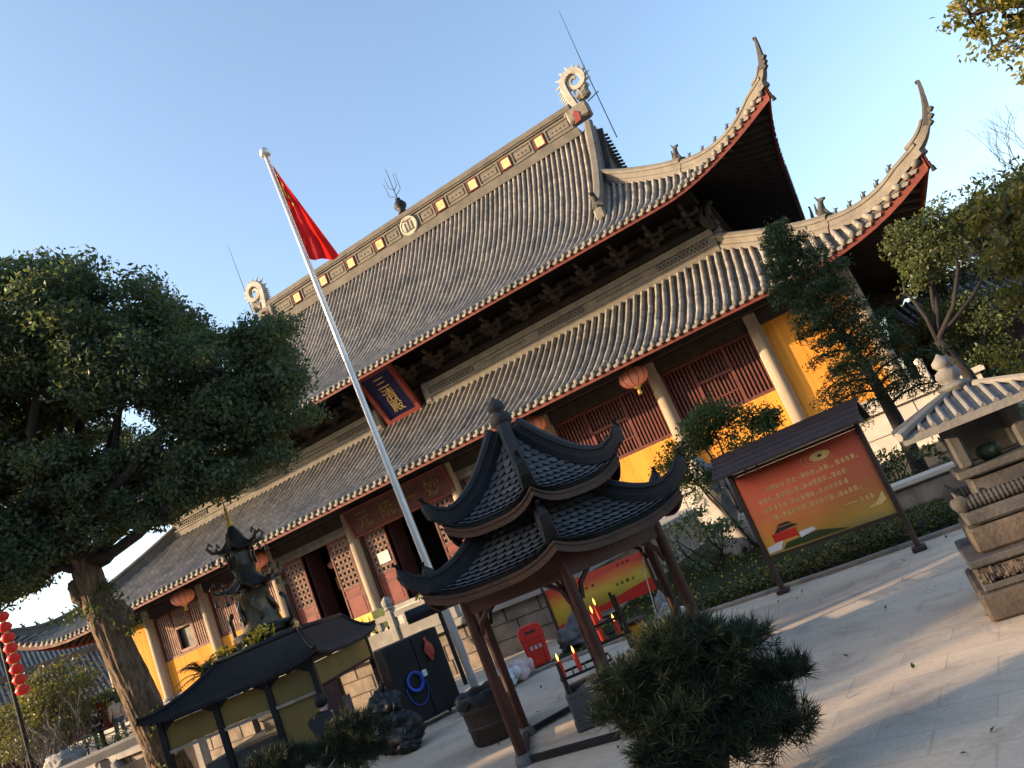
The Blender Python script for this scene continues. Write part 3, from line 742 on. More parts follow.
# upper storey: dark timber wall, beams and bracket sets
MB().bb(-18.2, 18.2, 4.15, 22.75, 10.4, 14.3).build('upper_wall', 'eave_dark', hall)
bm = MB()
for z, h, d in ((12.15, .32, .25), (12.75, .18, .4), (13.05, .22, .55)):
    bm.bb(-18.5, 18.5, 4.15 - d, 4.15, z, z + h); bm.bb(18.2, 18.2 + d, 4.15 - d, 22.8, z, z + h); bm.bb(-18.2 - d, -18.2, 4.15 - d, 22.8, z, z + h)
bm.build('upper_beam', 'beam_dark', hall)
br = MB(); br.box((0, -.25, 0), (.34, .34, .2)); br.box((0, -.32, .2), (.95, .16, .16)); br.box((0, -.45, .2), (.16, .9, .18))
for dx in (-.42, 0, .42): br.box((dx, -.32, .34), (.2, .2, .12))
br.box((0, -.62, .44), (1.25, .15, .15)); br.box((0, -.72, .44), (.15, 1.2, .17))
for dx in (-.55, 0, .55): br.box((dx, -.62, .58), (.19, .19, .12))
br.bar((0, -.5, .75), (0, -1.55, .35), .13, .2); br.bar((0, -.9, .62), (0, -1.45, .85), .12, .16)
b0 = br.build('bracket_set', 'bracket_wood', hall); b0.location = (-17.6, 4.12, 12.55)
for i in range(1, 20):
    c = b0.copy(); COL.objects.link(c); c.parent = hall; c.location = (-17.6 + 35.2 * i / 19, 4.12, 12.55)
# ------------------------------------------------------------------ ground storey
FZ = 1.72
CX = [-22.2, -18.39, -13.88, -8.6, -3.2, 3.2, 8.6, 13.88, 18.39, 22.2]
for x in CX:
    c = MB(); c.lathe([(.29, FZ + .3), (.30, 3.5), (.285, 5.5), (.27, 7.0)], 16, (x, -.05, 0)); co = c.build('column', 'column_stone', hall, smooth='auto')
    b = MB(); b.cbox((x, -.05, FZ + .06), (.95, .95, .14), .03); b.lathe([(.34, FZ + .12), (.43, FZ + .2), (.42, FZ + .28), (.32, FZ + .36)], 16, (x, -.05, 0)); b.build('column_base', 'stone', co)
wl = MB()
for a, b in ((-22.2, -18.39), (18.39, 22.2)): wl.bb(a, b, .05, .5, FZ, 6.45)
wl.bb(22.0, 22.45, .05, 27.0, FZ, 6.45); wl.bb(-22.45, -22.0, .05, 27.0, FZ, 6.45); wl.bb(-22.2, 22.2, 26.6, 27., FZ, 6.45)
for i in (1, 2, 6, 7): wl.bb(CX[i], CX[i + 1], .05, .5, FZ, 3.86)
wl.build('wall', 'yellow_plaster', hall)
# plinth course
for a, b in ((-22.5, -8.6), (8.6, 22.5)): pl = MB(); pl.bb(a, b, -.03, .05, FZ, FZ + .32); pl.build('wall_plinth', 'stone', hall)
# beams above the bays
be = MB(); be.bb(-22.5, 22.5, -.16, .3, 6.45, 7.0); be.bb(-22.5, 22.5, -.55, .2, 7.04, 7.4)
be.bb(22.05, 22.5, .3, 27, 6.45, 7.4); be.bb(-22.5, -22.05, .3, 27, 6.45, 7.4); be.build('eave_beam', 'beam_dark', hall)
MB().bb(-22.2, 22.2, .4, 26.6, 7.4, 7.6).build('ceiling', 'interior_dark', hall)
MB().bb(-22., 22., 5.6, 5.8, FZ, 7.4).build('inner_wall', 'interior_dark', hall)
def lattice_bay(x0, x1, dark):
    x0 += .3; x1 -= .3; W = x1 - x0; m = MB(); y = .12
    z0, z1 = 3.86, 6.42
    m.bb(x0, x1, y - .06, y + .12, z0, z0 + .14); m.bb(x0, x1, y - .04, y + .12, z1 - .12, z1)
    sec = [x0, x0 + W * .31, x0 + W * .69, x1]
    for s in sec: m.bb(s - .07, s + .07, y - .05, y + .12, z0 + .14, z1 - .12)
    fr = m.build('lattice_window', 'lattice_red', hall)
    bars = MB()
    for k in range(3):
        a, b = sec[k] + .1, sec[k + 1] - .1; n = int((b - a) / .155)
        for i in range(n):
            x = a + (b - a) * (i + .5) / n
            if k == 1 and dark: bars.bb(x - .03, x + .03, y - .02, y + .05, 5.42, z1 - .12)
            elif k == 1: bars.bb(x - .036, x + .036, y + .02, y + .07, z0 + .14, z1 - .12)
            else: bars.bb(x - .04, x + .04, y - .02, y + .05, z0 + .14, z1 - .12)
    bars.build('lattice_bar', 'lattice_light' if dark else 'lattice_red', fr, kind='stuff')
    rl = MB(); a, b = sec[1], sec[2]
    rl.bb(a, b, y - .03, y + .1, 5.30, 5.42)
    if dark: 
        rl.bb(a + .07, a + .17, y - .04, y + .1, z0 + .2, 5.3); rl.bb(b - .17, b - .07, y - .04, y + .1, z0 + .2, 5.3); rl.bb(a + .17, b - .17, y - .04, y + .1, z0 + .16, z0 + .30)
        n = 9
        for i in range(n):
            c = a + .25 + (b - a - .5) * i / (n - 1); rl.bb(c - .02, c + .02, y - .06, y - .02, 5.48 + .05 * (i % 2), 5.8)
    else:
        for q in (4.5, ): rl.bb(a + .1, b - .1, y, y + .06, q, q + .05)
    rl.build('window_rail', 'lattice_light' if dark else 'lattice_red', fr)
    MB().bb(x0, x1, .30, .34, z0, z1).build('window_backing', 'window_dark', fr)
for i in (1, 2, 6, 7): lattice_bay(CX[i], CX[i + 1], i < 3)
DZ = 6.0
def door_leaf(x0, x1, y=.1, notice=False):
    m = MB(); w = x1 - x0; z0 = FZ + .18
    for a, b in ((x0, x0 + .09), (x1 - .09, x1)): m.bb(a, b, y - .05, y + .06, z0, DZ)
    for a, b in ((z0, z0 + .12), (3.05, 3.17), (3.45, 3.57), (DZ - .14, DZ)): m.bb(x0 + .09, x1 - .09, y - .045, y + .055, a, b)
    o = m.build('door_leaf', 'lattice_red', hall)
    p = MB()
    for a, b in ((z0 + .12, 3.05), (3.17, 3.45)): p.bb(x0 + .09, x1 - .09, y - .02, y + .03, a, b); p.bb(x0 + .2, x1 - .2, y - .035, y - .02, a + .08, b - .08)
    p.build('door_panel', 'lattice_lower', o)
    l = MB(); a0, a1, b0_, b1 = x0 + .09, x1 - .09, 3.57, DZ - .14; st = .135
    nx = int((a1 - a0) / st); nz = int((b1 - b0_) / st); r1 = random.Random(int(x0 * 10))
    for i in range(nx + 1):
        x = a0 + (a1 - a0) * i / nx; l.bb(x - .014, x + .014, y - .03, y + .02, b0_, b1) if i % 2 == 0 else None
    for j in range(nz + 1):
        z = b0_ + (b1 - b0_) * j / nz; l.bb(a0, a1, y - .029, y + .019, z - .013, z + .013) if j % 2 == 0 else None
    for i in range(nx):
        for j in range(nz):
            xc, zc = a0 + (a1 - a0) * (i + .5) / nx, b0_ + (b1 - b0_) * (j + .5) / nz; dx, dz = (a1 - a0) / nx / 2, (b1 - b0_) / nz / 2; g = 1 if (i + j) % 2 else -1
            l.bar((xc - dx, y - .012, zc - dz * g), (xc + dx, y - .012, zc + dz * g), .028, .026, (0, 1, 0)); 
    l.build('door_lattice', 'lattice_light', o)
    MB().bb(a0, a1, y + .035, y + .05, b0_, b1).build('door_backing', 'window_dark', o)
    if notice: MB().bb(x0 + .42, x1 - .2, y - .07, y - .055, 3.95, 4.5).build('paper_notice', 'white_paper', o)
for i in (3, 4, 5):
    a, b = CX[i] + .3, CX[i + 1] - .3
    ln = MB(); ln.bb(a, b, -.02, .2, DZ + .02, DZ + .26); ln.bb(a, b, .0, .2, DZ + .26, 6.44); ln.build('door_lintel', 'beam_grey', hall)
    MB().bb(a, b, -.05, .35, FZ, FZ + .17).build('door_sill', 'stone', hall)
    for q in (a + .06, b - .06): st_ = MB(); st_.bb(q - .1, q + .1, .0, .2, FZ + .18, DZ); st_.build('door_jamb', 'brown_wood', hall)
    door_leaf(a + .2, a + 1.5, notice=(i == 4)); door_leaf(b - 1.5, b - .2)
    # leaves folded back inside the opening
    for x in (a + 1.6, b - 1.6):
        m = MB(); m.bb(x - .04, x + .04, .3, 1.5, FZ + .2, DZ); m.build('open_leaf', 'wall_dark_red', hall)
# glimpse of the interior: altar cloth, lamp and inner columns
al = MB(); al.bb(-7.3, -5.2, 3.2, 3.6, FZ, FZ + 1.1); ao = al.build('altar', 'wall_dark_red', hall)
m = MB()
for k in range(5): m.bb(-6.62 + k * .24, -6.44 + k * .24, 1.9, 1.93, 3.75, 4.45)
m.build('altar_hanging', 'gold', ao)
m = MB(); m.lathe([(.05, 4.9), (.2, 5.0), (.22, 5.2), (.06, 5.3)], 10, (-6.3, 1.6, 0)); m.build('hanging_lamp', 'lantern_red', ao, smooth=True)
for x in (-1.3, 1.3):
    m = MB(); m.lathe([(.2, FZ), (.2, 7.2)], 14, (x, 2.6, 0)); m.build('inner_column', 'brown_wood', hall, smooth='auto')
# ------------------------------------------------------------------ name boards
pq = wthing('name_plaque', 'large blue plaque with gold characters in a red frame, tilted below the upper eave', 'plaque', (0, 3.8, 10.9))
pb, ptp = V3(0, 3.62, 10.95), V3(0, 1.95, 13.5); ey = ptp - pb; H = np.linalg.norm(ey); ey /= H; ex = V3(1, 0, 0); ez = np.cross(ex, ey); c = (pb + ptp) / 2
def pbox(mb, u0, u1, v0, v1, d0, d1):
    mb.prism([(u0, v0), (u1, v0), (u1, v1), (u0, v1)], c + ez * d0, ex, ey, ez * (d1 - d0))
m = MB(); pbox(m, -.92, .92, -H / 2 + .12, H / 2 - .12, 0, .07); m.build('plaque_board', 'plaque_blue', pq)
m = MB()
for u0, u1, v0, v1 in ((-1.14, -.90, -H / 2, H / 2), (.90, 1.14, -H / 2, H / 2), (-.90, .90, -H / 2, -H / 2 + .2), (-.90, .90, H / 2 - .2, H / 2)): pbox(m, u0, u1, v0, v1, -.08, .22)
for k in range(7): pbox(m, -1.0 + k * .3, -.86 + k * .3, -H / 2 - .12, -H / 2, -.06, .2)
m.build('plaque_frame', 'plaque_red', pq)
for k, ch in enumerate('三清殿'): m = MB(); add_txt(m, ch, .80, c + ey * (.74 - k * .74) + ez * .085, ex, ey, ez, .02); m.build('plaque_character', 'gold_paint', pq)
sb = wthing('inscription_board', 'long red board with four gold characters, colours darkened for eave shade, over the central doors', 'sign board', (0, -.4, 5.6))
c = V3(0.2, -.42, 6.30); ex = V3(1, 0, 0); ey = V3(0, -.28, .96); ez = np.cross(ex, ey)
m = MB(); pbox(m, -3.0, 3.0, -.62, .62, 0, .06); m.build('board_face', 'board_brown', sb)
m = MB()
for u0, u1, v0, v1 in ((-3.1, 3.1, -.72, -.62), (-3.1, 3.1, .62, .72), (-3.1, -3.0, -.62, .62), (3.0, 3.1, -.62, .62)): pbox(m, u0, u1, v0, v1, -.03, .1)
m.build('board_frame', 'fascia_red', sb)
for k, ch in enumerate('元統一妙'): m = MB(); add_txt(m, ch, .92, c + ex * (-2.1 + 1.4 * k) + ez * .07, ex, ey, ez, .012); m.build('board_character', 'gold_shaded', sb)
# lanterns under the eave
def lantern(x, label):
    t = wthing('eave_lantern', label, 'lantern', (x, -1.3, 6.6), 'big round lanterns hung under the eave')
    b = MB(); n = 20; prof = []
    for k in range(11):
        a = -pi / 2 + pi * k / 10; prof.append((.12 + .52 * cos(a), .40 * sin(a)))
    b.lathe(prof, 24, (x, -1.3, 6.6)); o = b.build('lantern_body', 'lantern_red', t, smooth=True)
    r = MB()
    for k in range(12):
        a = 2 * pi * k / 12; r.tube([V3(x, -1.3, 6.6) + V3(cos(a) * (.13 + .52 * cos(q)), sin(a) * (.13 + .52 * cos(q)), .405 * sin(q)) for q in np.linspace(-1.4, 1.4, 9)], .012, 4)
    r.build('lantern_rib', 'plaque_red', o)
    c = MB(); c.lathe([(.15, .36), (.17, .40), (.15, .46), (.05, .48)], 14, (x, -1.3, 6.6)); c.lathe([(.06, -.50), (.15, -.46), (.16, -.40), (.13, -.36)], 14, (x, -1.3, 6.6)); c.tube([(x, -1.3, 7.05), (x, -1.3, 7.35)], .015, 5); c.build('lantern_cap', 'gold', t)
    s = MB()
    for k in range(10):
        a = 2 * pi * k / 10; s.tube([(x + .05 * cos(a), -1.3 + .05 * sin(a), 6.12), (x + .08 * cos(a), -1.3 + .08 * sin(a), 5.86)], .018, 4)
    s.build('lantern_tassel', 'tassel', t)
lantern(-13.93, 'orange red round lantern under the eave beside the big tree trunk')
lantern(-8.4, 'round lantern under the eave behind the bronze tower burner')
lantern(8.46, 'orange round lantern partly hidden behind the finial of the small pavilion')
lantern(13.39, 'orange round lantern hanging in full view above the red lattice')
# ------------------------------------------------------------------ platform and terrace
pf = wthing('hall_platform', 'sunlit stone platform carrying the great hall, with low parapet', 'platform', (0, 0, 0))
m = MB(); m.bb(-24.2, 24.2, -4., 30.5, 0, 1.52); m.build('platform_wall', 'stone_pale', pf)
m = MB(); m.bb(-24.35, 24.35, -4.15, 30.6, 1.52, 1.70); m.build('platform_edge', 'stone_pale', pf)
jt = MB()
for k in range(23):
    x = -23 + k * 2.05; jt.bb(x - .012, x + .012, -4.006, -4., .1, 1.5)
jt.bb(-24.2, 24.2, -4.006, -4., .74, .765); jt.build('block_joint', 'slot_dark', pf)
for x in (22.8,): m = MB(); m.cbox((x, -3.85, 2.05), (.24, .24, .72), .04); m.lathe([(.10, 2.38), (.14, 2.46), (.13, 2.6), (.03, 2.66)], 10, (x, -3.85, 0)); m.build('parapet_post', 'stone_pale', pf)
m = MB(); m.bb(15.8, 22.7, -3.93, -3.77, 1.70, 2.05); m.build('parapet', 'stone_pale', pf)
te = wthing('stone_terrace', 'broad raised stone terrace in front of the hall doors', 'terrace', (0, -4, 0))
m = MB(); m.bb(-16, 14.9, -18.6, -4.16, 0, .88); m.build('terrace_wall', 'stone_brown', te)
m = MB(); m.bb(-16.15, 15.05, -18.75, -4.16, .88, 1.02); m.build('terrace_edge', 'stone', te)
jt = MB(); r1 = random.Random(4)
for row in range(3):
    x = -16 + row * .5
    while x < 14.7:
        jt.bb(x, x + .025, -18.608, -18.6, row * .3 + .02, row * .3 + .29); x += r1.uniform(.7, 1.3)
    jt.bb(-16, 14.9, -18.607, -18.6, row * .3 + .29, row * .3 + .31)
jt.build('block_joint', 'slot_dark', te)
bl = wthing('stone_balustrade', 'carved stone balustrade of posts and panels along the terrace edge', 'balustrade', (0, -18.5, 1.02))
xs = [6.2 + 1.5 * k for k in range(5)]
for i, x in enumerate(xs):
    m = MB(); m.cbox((x, -18.45, 1.35), (.18, .18, .68), .03); m.lathe([(.08, 1.68), (.12, 1.71), (.08, 1.75), (.115, 1.81), (.11, 1.89), (.03, 1.97)], 10, (x, -18.45, 0)); m.build('baluster_post', 'stone', bl)
    if i < len(xs) - 1:
        m = MB(); a, b = x + .1, x + 1.4; m.bb(a, b, -18.51, -18.39, 1.50, 1.62); m.bb(a, b, -18.50, -18.40, 1.03, 1.32)
        for k in (.25, .65, 1.05): m.cbox((a + k, -18.45, 1.41), (.14, .12, .18), .03)
        m.build('baluster_panel', 'stone', bl)
# ------------------------------------------------------------------ ground
def pave_mat():
    m, nt, b, tc = base('paving')
    mp = _n(nt, 'ShaderNodeMapping'); mp.inputs['Rotation'].default_value = (0, 0, radians(8)); nt.links.new(tc.outputs['Object'], mp.inputs[0])
    br = nt.nodes.new('ShaderNodeTexBrick'); nt.links.new(mp.outputs[0], br.inputs['Vector'])
    for k, v in (('Scale', 1.), ('Mortar Size', .007), ('Mortar Smooth', .3), ('Brick Width', .62), ('Row Height', .31), ('Bias', 0.)): br.inputs[k].default_value = v
    br.inputs['Color1'].default_value = (.53, .44, .345, 1); br.inputs['Color2'].default_value = (.46, .385, .305, 1); br.inputs['Mortar'].default_value = (.38, .32, .25, 1)
    f = noise(nt, tc.outputs['Object'], .6, 6, .65); g = noise(nt, tc.outputs['Object'], 30, 4, .6)
    worn = ramp(nt, noise(nt, tc.outputs['Object'], .35, 4), [(.36, (.05, .05, .05)), (.66, (.75, .75, .75))])
    col = mix(nt, br.outputs['Color'], (.50, .415, .325), worn)
    col = mix(nt, col, ramp(nt, f, [(.3, (.70, .71, .74)), (.7, (1.1, 1.08, 1.05))]), .9, 'MULTIPLY')
    col = mix(nt, col, ramp(nt, g, [(.3, (.85, .85, .85)), (.7, (1.06, 1.06, 1.06))]), .8, 'MULTIPLY')
    col = mix(nt, col, ramp(nt, noise(nt, tc.outputs['Object'], 2.3, 7, .7, .8), [(.36, (.66, .64, .62)), (.50, (1, 1, 1))]), .6, 'MULTIPLY')
    nt.links.new(col, b.inputs['Base Color']); b.inputs['Roughness'].default_value = .8; b.inputs['Specular IOR Level'].default_value = .3
    bump(nt, b, g, .25, .006)
pave_mat()
n = 40
gx = np.linspace(-400, 400, n); V = np.array([(x, y, 0) for y in gx for x in gx]); Q = np.array([(j * n + i, j * n + i + 1, (j + 1) * n + i + 1, (j + 1) * n + i) for j in range(n - 1) for i in range(n - 1)])
g = npmesh('ground', V, Q, 'paving'); g['kind'] = 'structure'
# planted bed right of the terrace
bed = MB(); bed.add([(15.2, -21.35, .02), (17.8, -21.72, .02), (19.8, -21.95, .02), (22.9, -21.9, .02), (25.5, -21.2, .02), (25.5, -4.5, .02), (15.2, -4.5, .02)], [tuple(range(7))])
bo = bed.build('planting_bed', 'soil'); bo['kind'] = 'structure'
kb = wthing('bed_kerb', 'low worn stone kerb along the edge of the planted bed', 'kerb', (15.2, -21.4, 0))
m = MB(); m.sweep([(14.5, -22.3, 0), (15.3, -21.68, 0), (16.3, -21.5, 0), (17.8, -21.78, 0), (19.8, -22.02, 0), (23, -21.97, 0)], [(-.06, -.02), (.06, -.02), (.06, .035), (.04, .05), (-.04, .05), (-.06, .035)]); m.build('kerb_stone', 'stone_brown', kb)
# low planter wall further back
pw = wthing('planter_wall', 'low stone capped planter wall behind the notice board', 'planter wall', (22, -18.8, 0))
m = MB(); m.bb(20.2, 26., -18.85, -18.6, 0, .36); m.build('wall_face', 'stone_brown', pw)
m = MB(); m.cbox((23.1, -18.73, .41), (6.0, .4, .1), .02); m.build('wall_cap', 'stone_pale', pw)
# ------------------------------------------------------------------ flagpole and flag
PB, PT = V3(14.78, -22.82, 0), V3(14.63, -22.90, 8.97)
fp = wthing('flagpole', 'tall tapering steel flagpole standing in front of the hall', 'flagpole', tuple(PB))
m = MB(); m.tube([PB + (PT - PB) * t for t in np.linspace(0, 1, 6)], [.055, .053, .048, .043, .038, .034], 16); m.build('pole', 'steel', fp, smooth=True)
m = MB(); m.lathe([(.05, 0), (.085, .02), (.075, .10), (.06, .13), (.02, .15)], 14, tuple(PT)); m.build('finial', 'steel', fp, smooth=True)
m = MB(); m.cbox((PB[0], PB[1], .06), (.5, .5, .12), .02); m.lathe([(.12, .12), (.11, .2), (.075, .24)], 12, tuple(PB)); m.build('base', 'stone', fp)
m = MB(); m.tube([PB + V3(.075, -.03, .6), PB + (PT - PB) * .5 + V3(.075, -.03, 0), PT + V3(.06, -.03, -.05)], .006, 4); m.build('halyard', 'rope', fp)
fl = wthing('flag', 'limp red flag with yellow stars drooping from the top of the flagpole', 'flag', tuple(PT - V3(0, 0, 2)))
FR = AX_R * V3(1, 1, 0); FR /= np.linalg.norm(FR); FD = V3(-FR[1], FR[0], 0)
def flag_pt(u, v):
    """u across the fly, v down the hoist: cloth hangs in folds from the pole"""
    a = PT + (PB - PT) / np.linalg.norm(PB - PT) * (.14 + 1.78 * v)
    w_ = -.02 + .46 * u * (.06 + .94 * v)
    return a + FR * (w_ + .06) + FD * (.11 * sin(9 * u + 1.5 * v) * u ** .6 * (.4 + .6 * v) + .02 * sin(17 * v + 5 * u)) + V3(0, 0, -.16 * u * (1 - .5 * v) - .03 * sin(6 * u) - .10 * v * u)
nu, nv = 26, 40
V = np.array([flag_pt(i / nu, j / nv) for j in range(nv + 1) for i in range(nu + 1)]); Q = np.array([(j * (nu + 1) + i, j * (nu + 1) + i + 1, (j + 1) * (nu + 1) + i + 1, (j + 1) * (nu + 1) + i) for j in range(nv) for i in range(nu)])
npmesh('cloth', V, Q, 'flag_red', fl, smooth=True)
def star(cu, cv, r, rot=0.):
    m = MB(); P = [(cu, cv)]
    for k in range(10):
        a = rot + pi / 2 + k * pi / 5; rr = r if k % 2 == 0 else r * .40; P.append((cu + rr * cos(a) * 1.1, cv - rr * sin(a)))
    for s_ in (1, -1): m.add([flag_pt(max(.01, u), max(0, v)) - FD * .012 * s_ for u, v in P], [(0, 1 + k, 1 + (k + 1) % 10) for k in range(10)])
    m.build('star', 'flag_yellow', fl)
star(.18, .26, .12)
for a in (.1, .2, .33, .42): star(.40, a, .04, a * 5)
# ------------------------------------------------------------------ candle pavilion
PO = V3(17.806, -25.454, 0); A0 = radians(-65.3); RP = 1.065
cp = wthing('candle_pavilion', 'small hexagonal red timber pavilion with two tiers of dark tiled roof', 'pavilion', tuple(PO))
def hx(k, r, z): a = A0 + k * pi / 3; return PO + V3(r * cos(a), r * sin(a), z)
for k in range(6):
    m = MB(); m.lathe([(.050, .1), (.050, 1.55)], 14, tuple(hx(k, RP, 0))); po = m.build('post', 'red_wood', cp, smooth='auto')
    m = MB(); m.lathe([(.085, 0), (.085, .04), (.065, .09)], 14, tuple(hx(k, RP, 0))); m.build('post_base', 'stone_dark', po)
m = MB(); m2 = MB(); m3 = MB()
for k in range(6):
    a, b = hx(k, RP, 0), hx(k + 1, RP, 0)
    for z, h, w_ in ((1.49, .15, .08), (1.37, .10, .05)): m.bar(a + V3(0, 0, z), b + V3(0, 0, z), w_, h)
    for t in (.25, .5, .75): p = a + (b - a) * t; m.bar(p + V3(0, 0, 1.38), p + V3(0, 0, 1.47), .04, .04)
    d = (b - a) / np.linalg.norm(b - a)
    for p, s_ in ((a, 1), (b, -1)): m3 = MB(); m3.tube([p + d * s_ * .06 + V3(0, 0, 1.12), p + d * s_ * .10 + V3(0, 0, 1.24), p + d * s_ * .25 + V3(0, 0, 1.35)], .022, 6); m3.build('corner_brace', 'red_wood', cp)
    m2.bar(a + V3(0, 0, .035), b + V3(0, 0, .035), .05, .05)
m.build('eave_beam', 'red_wood', cp); m2.build('base_rail', 'black_iron', cp)
def hex_roof(name, r0, R, z0, ze, lift, horn_r, horn_z, nrow, ncol):
    def S(k, t, s_):
        """t 0 top..1 eave; s_ -1..1 between corners k and k+1"""
        r = r0 + (R - r0) * t; a, b = hx(k, r, 0), hx(k + 1, r, 0)
        p = a + (b - a) * (s_ + 1) / 2; zz = ze + (z0 - ze) * max(0, 1 - t) ** 1.6 + lift * t ** 3 * abs(s_) ** 3
        out_ = (hx(k, 1, 0) + hx(k + 1, 1, 0)) / 2 - PO; return p + V3(0, 0, zz) + out_ * (-.04 * R * t * (1 - s_ * s_))
    base_ = MB(); ti = []; 
    for k in range(6):
        nt_, ns = 12, 12
        base_.add([S(k, i / nt_, -1 + 2 * j / ns) - V3(0, 0, .012) for i in range(nt_ + 1) for j in range(ns + 1)], [(i * (ns + 1) + j, (i + 1) * (ns + 1) + j, (i + 1) * (ns + 1) + j + 1, i * (ns + 1) + j + 1) for i in range(nt_) for j in range(ns)])
        base_.add([S(k, i / nt_, -1 + 2 * j / ns) - V3(0, 0, .05) for i in range(nt_ + 1) for j in range(ns + 1)], [(i * (ns + 1) + j, i * (ns + 1) + j + 1, (i + 1) * (ns + 1) + j + 1, (i + 1) * (ns + 1) + j) for i in range(nt_) for j in range(ns)])
    ro = base_.build(name, 'dark_tile', cp)
    V = []; U = []
    for k in range(6):
        for i in range(nrow):
            t1 = 1 - i / nrow + .012; t0 = t1 - 1.15 / nrow; tm = (t0 + t1) / 2; w_ = (r0 + (R - r0) * t1) / R; nc = max(2, int(ncol * w_))
            for j in range(nc):
                o = .5 if i % 2 else 0.
                c = -1 + 2 * (j + .5 + o * .5 - .25) / nc; hw = .96 / nc
                if c - hw < -1.02 or c + hw > 1.02: continue
                up = V3(0, 0, .018); lo_ = V3(0, 0, .006)
                q = [S(k, t0, c - hw), S(k, t0, c + hw), S(k, tm, c + hw) + up * .6, S(k, t1, c + hw * .45) + up, S(k, t1, c - hw * .45) + up, S(k, tm, c - hw) + up * .6]
                V += q; U += [(k * 100 + j + .5, i + .5)] * 6
    npmesh('scale_tile', np.array(V), np.arange(len(V)).reshape(-1, 6), 'dark_tile', ro, np.array(U), kind=None)
    fa = MB()
    for k in range(6):
        ns = 14
        vs = []
        for j in range(ns + 1): p = S(k, .985, -1 + 2 * j / ns); vs += [p - V3(0, 0, .02), p - V3(0, 0, .02 + .085)]
        for j in range(ns + 1): p = S(k, .95, -1 + 2 * j / ns); vs += [p - V3(0, 0, .02), p - V3(0, 0, .02 + .085)]
        o = 2 * (ns + 1)
        fa.add(vs, [(2 * j, 2 * j + 1, 2 * j + 3, 2 * j + 2) for j in range(ns)] + [(o + 2 * j, o + 2 * j + 2, o + 2 * j + 3, o + 2 * j + 1) for j in range(ns)] + [(2 * j + 1, o + 2 * j + 1, o + 2 * j + 3, 2 * j + 3) for j in range(ns)])
    fa.build('fascia', 'brown_wood', ro)
    for k in range(6):
        pts = [S(k, t, -1) + V3(0, 0, .01) for t in np.linspace(.0, .93, 10)]; c = S(k, 1, -1); o = hx(k, 1, 0) - PO
        pts += [c * .5 + pts[-1] * .5 + V3(0, 0, .035), PO + o * horn_r * .97 + V3(0, 0, ze + lift + (horn_z - ze - lift) * .30), PO + o * horn_r * 1.0 + V3(0, 0, ze + lift + (horn_z - ze - lift) * .62), PO + o * horn_r * .995 + V3(0, 0, horn_z)]
        m = MB(); m.sweep(pts, [(-.055, -.03), (.055, -.03), (.06, .03), (.04, .045), (.04, .075), (.052, .09), (.035, .12), (-.035, .12), (-.052, .09), (-.04, .075), (-.04, .045), (-.06, .03)], [1.15] * 10 + [1.0, .85, .7, .4]); m.build('hip_ridge', 'dark_ridge', ro)
    return ro
hex_roof('lower_roof', .56, 1.43, 1.98, 1.54, .13, 1.55, 1.97, 11, 15)
hex_roof('upper_roof', .09, 1.01, 2.78, 2.03, .14, 1.11, 2.45, 13, 13)
m = MB(); m.lathe([(.50, 1.92), (.50, 2.10), (.7, 2.12)], 6, tuple(PO), A0); m.build('neck', 'sign_post', cp)
m = MB()
for k in range(6):
    a, b = hx(k, .53, 1.97), hx(k + 1, .53, 1.97); m.bar(a, b, .04, .06); m.bar(a + V3(0, 0, .12), b + V3(0, 0, .12), .05, .04)
    for t in np.linspace(.1, .9, 5): p = a + (b - a) * t; m.bar(p, p + V3(0, 0, .12), .03, .03)
m.build('neck_rail', 'red_wood', cp)
m = MB(); m.lathe([(.10, 2.76), (.11, 2.82), (.07, 2.86), (.11, 2.90), (.118, 2.95), (.095, 3.0), (.05, 3.02), (.08, 3.04), (.09, 3.08), (.068, 3.13), (.02, 3.17), (.005, 3.19)], 18, tuple(PO)); m.build('finial', 'dark_tile', cp, smooth=True)
# burner trough and its rack
cb = wthing('candle_burner', 'dark stone trough with an iron candle rack under the pavilion roof', 'candle burner', (17.75, -25.4, 0))
ca_ = radians(24.7); cx_, sx_ = V3(cos(ca_), sin(ca_), 0), V3(-sin(ca_), cos(ca_), 0); BC = V3(17.80, -25.42, 0)
m = MB()
def obx(mb, c, d): mb.cbox(tuple(c), d, .015, ca_)
obx(m, BC + V3(0, 0, .05), (.86, .62, .1)); 
for s_ in (-1, 1): obx(m, BC + sx_ * s_ * .28 + V3(0, 0, .21), (.84, .06, .24)); obx(m, BC + cx_ * s_ * .39 + V3(0, 0, .21), (.06, .5, .24))
m.build('trough', 'concrete_dark', cb)
m = MB(); m.prism([(-.36, .2), (.36, .2), (.36, .42), (.30, .42), (-.36, .26)], BC + sx_ * -.2, cx_, (0, 0, 1), sx_ * .42); m.build('ash_tray', 'stone_dark', cb)
m = MB()
for u, z in ((-.38, .55), (.36, 1.05), (.36, .55), (-.38, .9)):
    pass
for s_ in (-.22, .22):
    m.bar(BC + cx_ * -.38 + sx_ * s_ + V3(0, 0, .3), BC + cx_ * -.38 + sx_ * s_ + V3(0, 0, .62), .025); m.bar(BC + cx_ * .34 + sx_ * s_ + V3(0, 0, .3), BC + cx_ * .34 + sx_ * s_ + V3(0, 0, .98), .025)
    m.bar(BC + cx_ * -.02 + sx_ * s_ + V3(0, 0, .3), BC + cx_ * -.02 + sx_ * s_ + V3(0, 0, .80), .025)
    for z, a, b in ((.46, -.4, .1), (.62, -.06, .36), (.78, -.06, .36)): m.bar(BC + cx_ * a + sx_ * s_ + V3(0, 0, z), BC + cx_ * b + sx_ * s_ + V3(0, 0, z), .022)
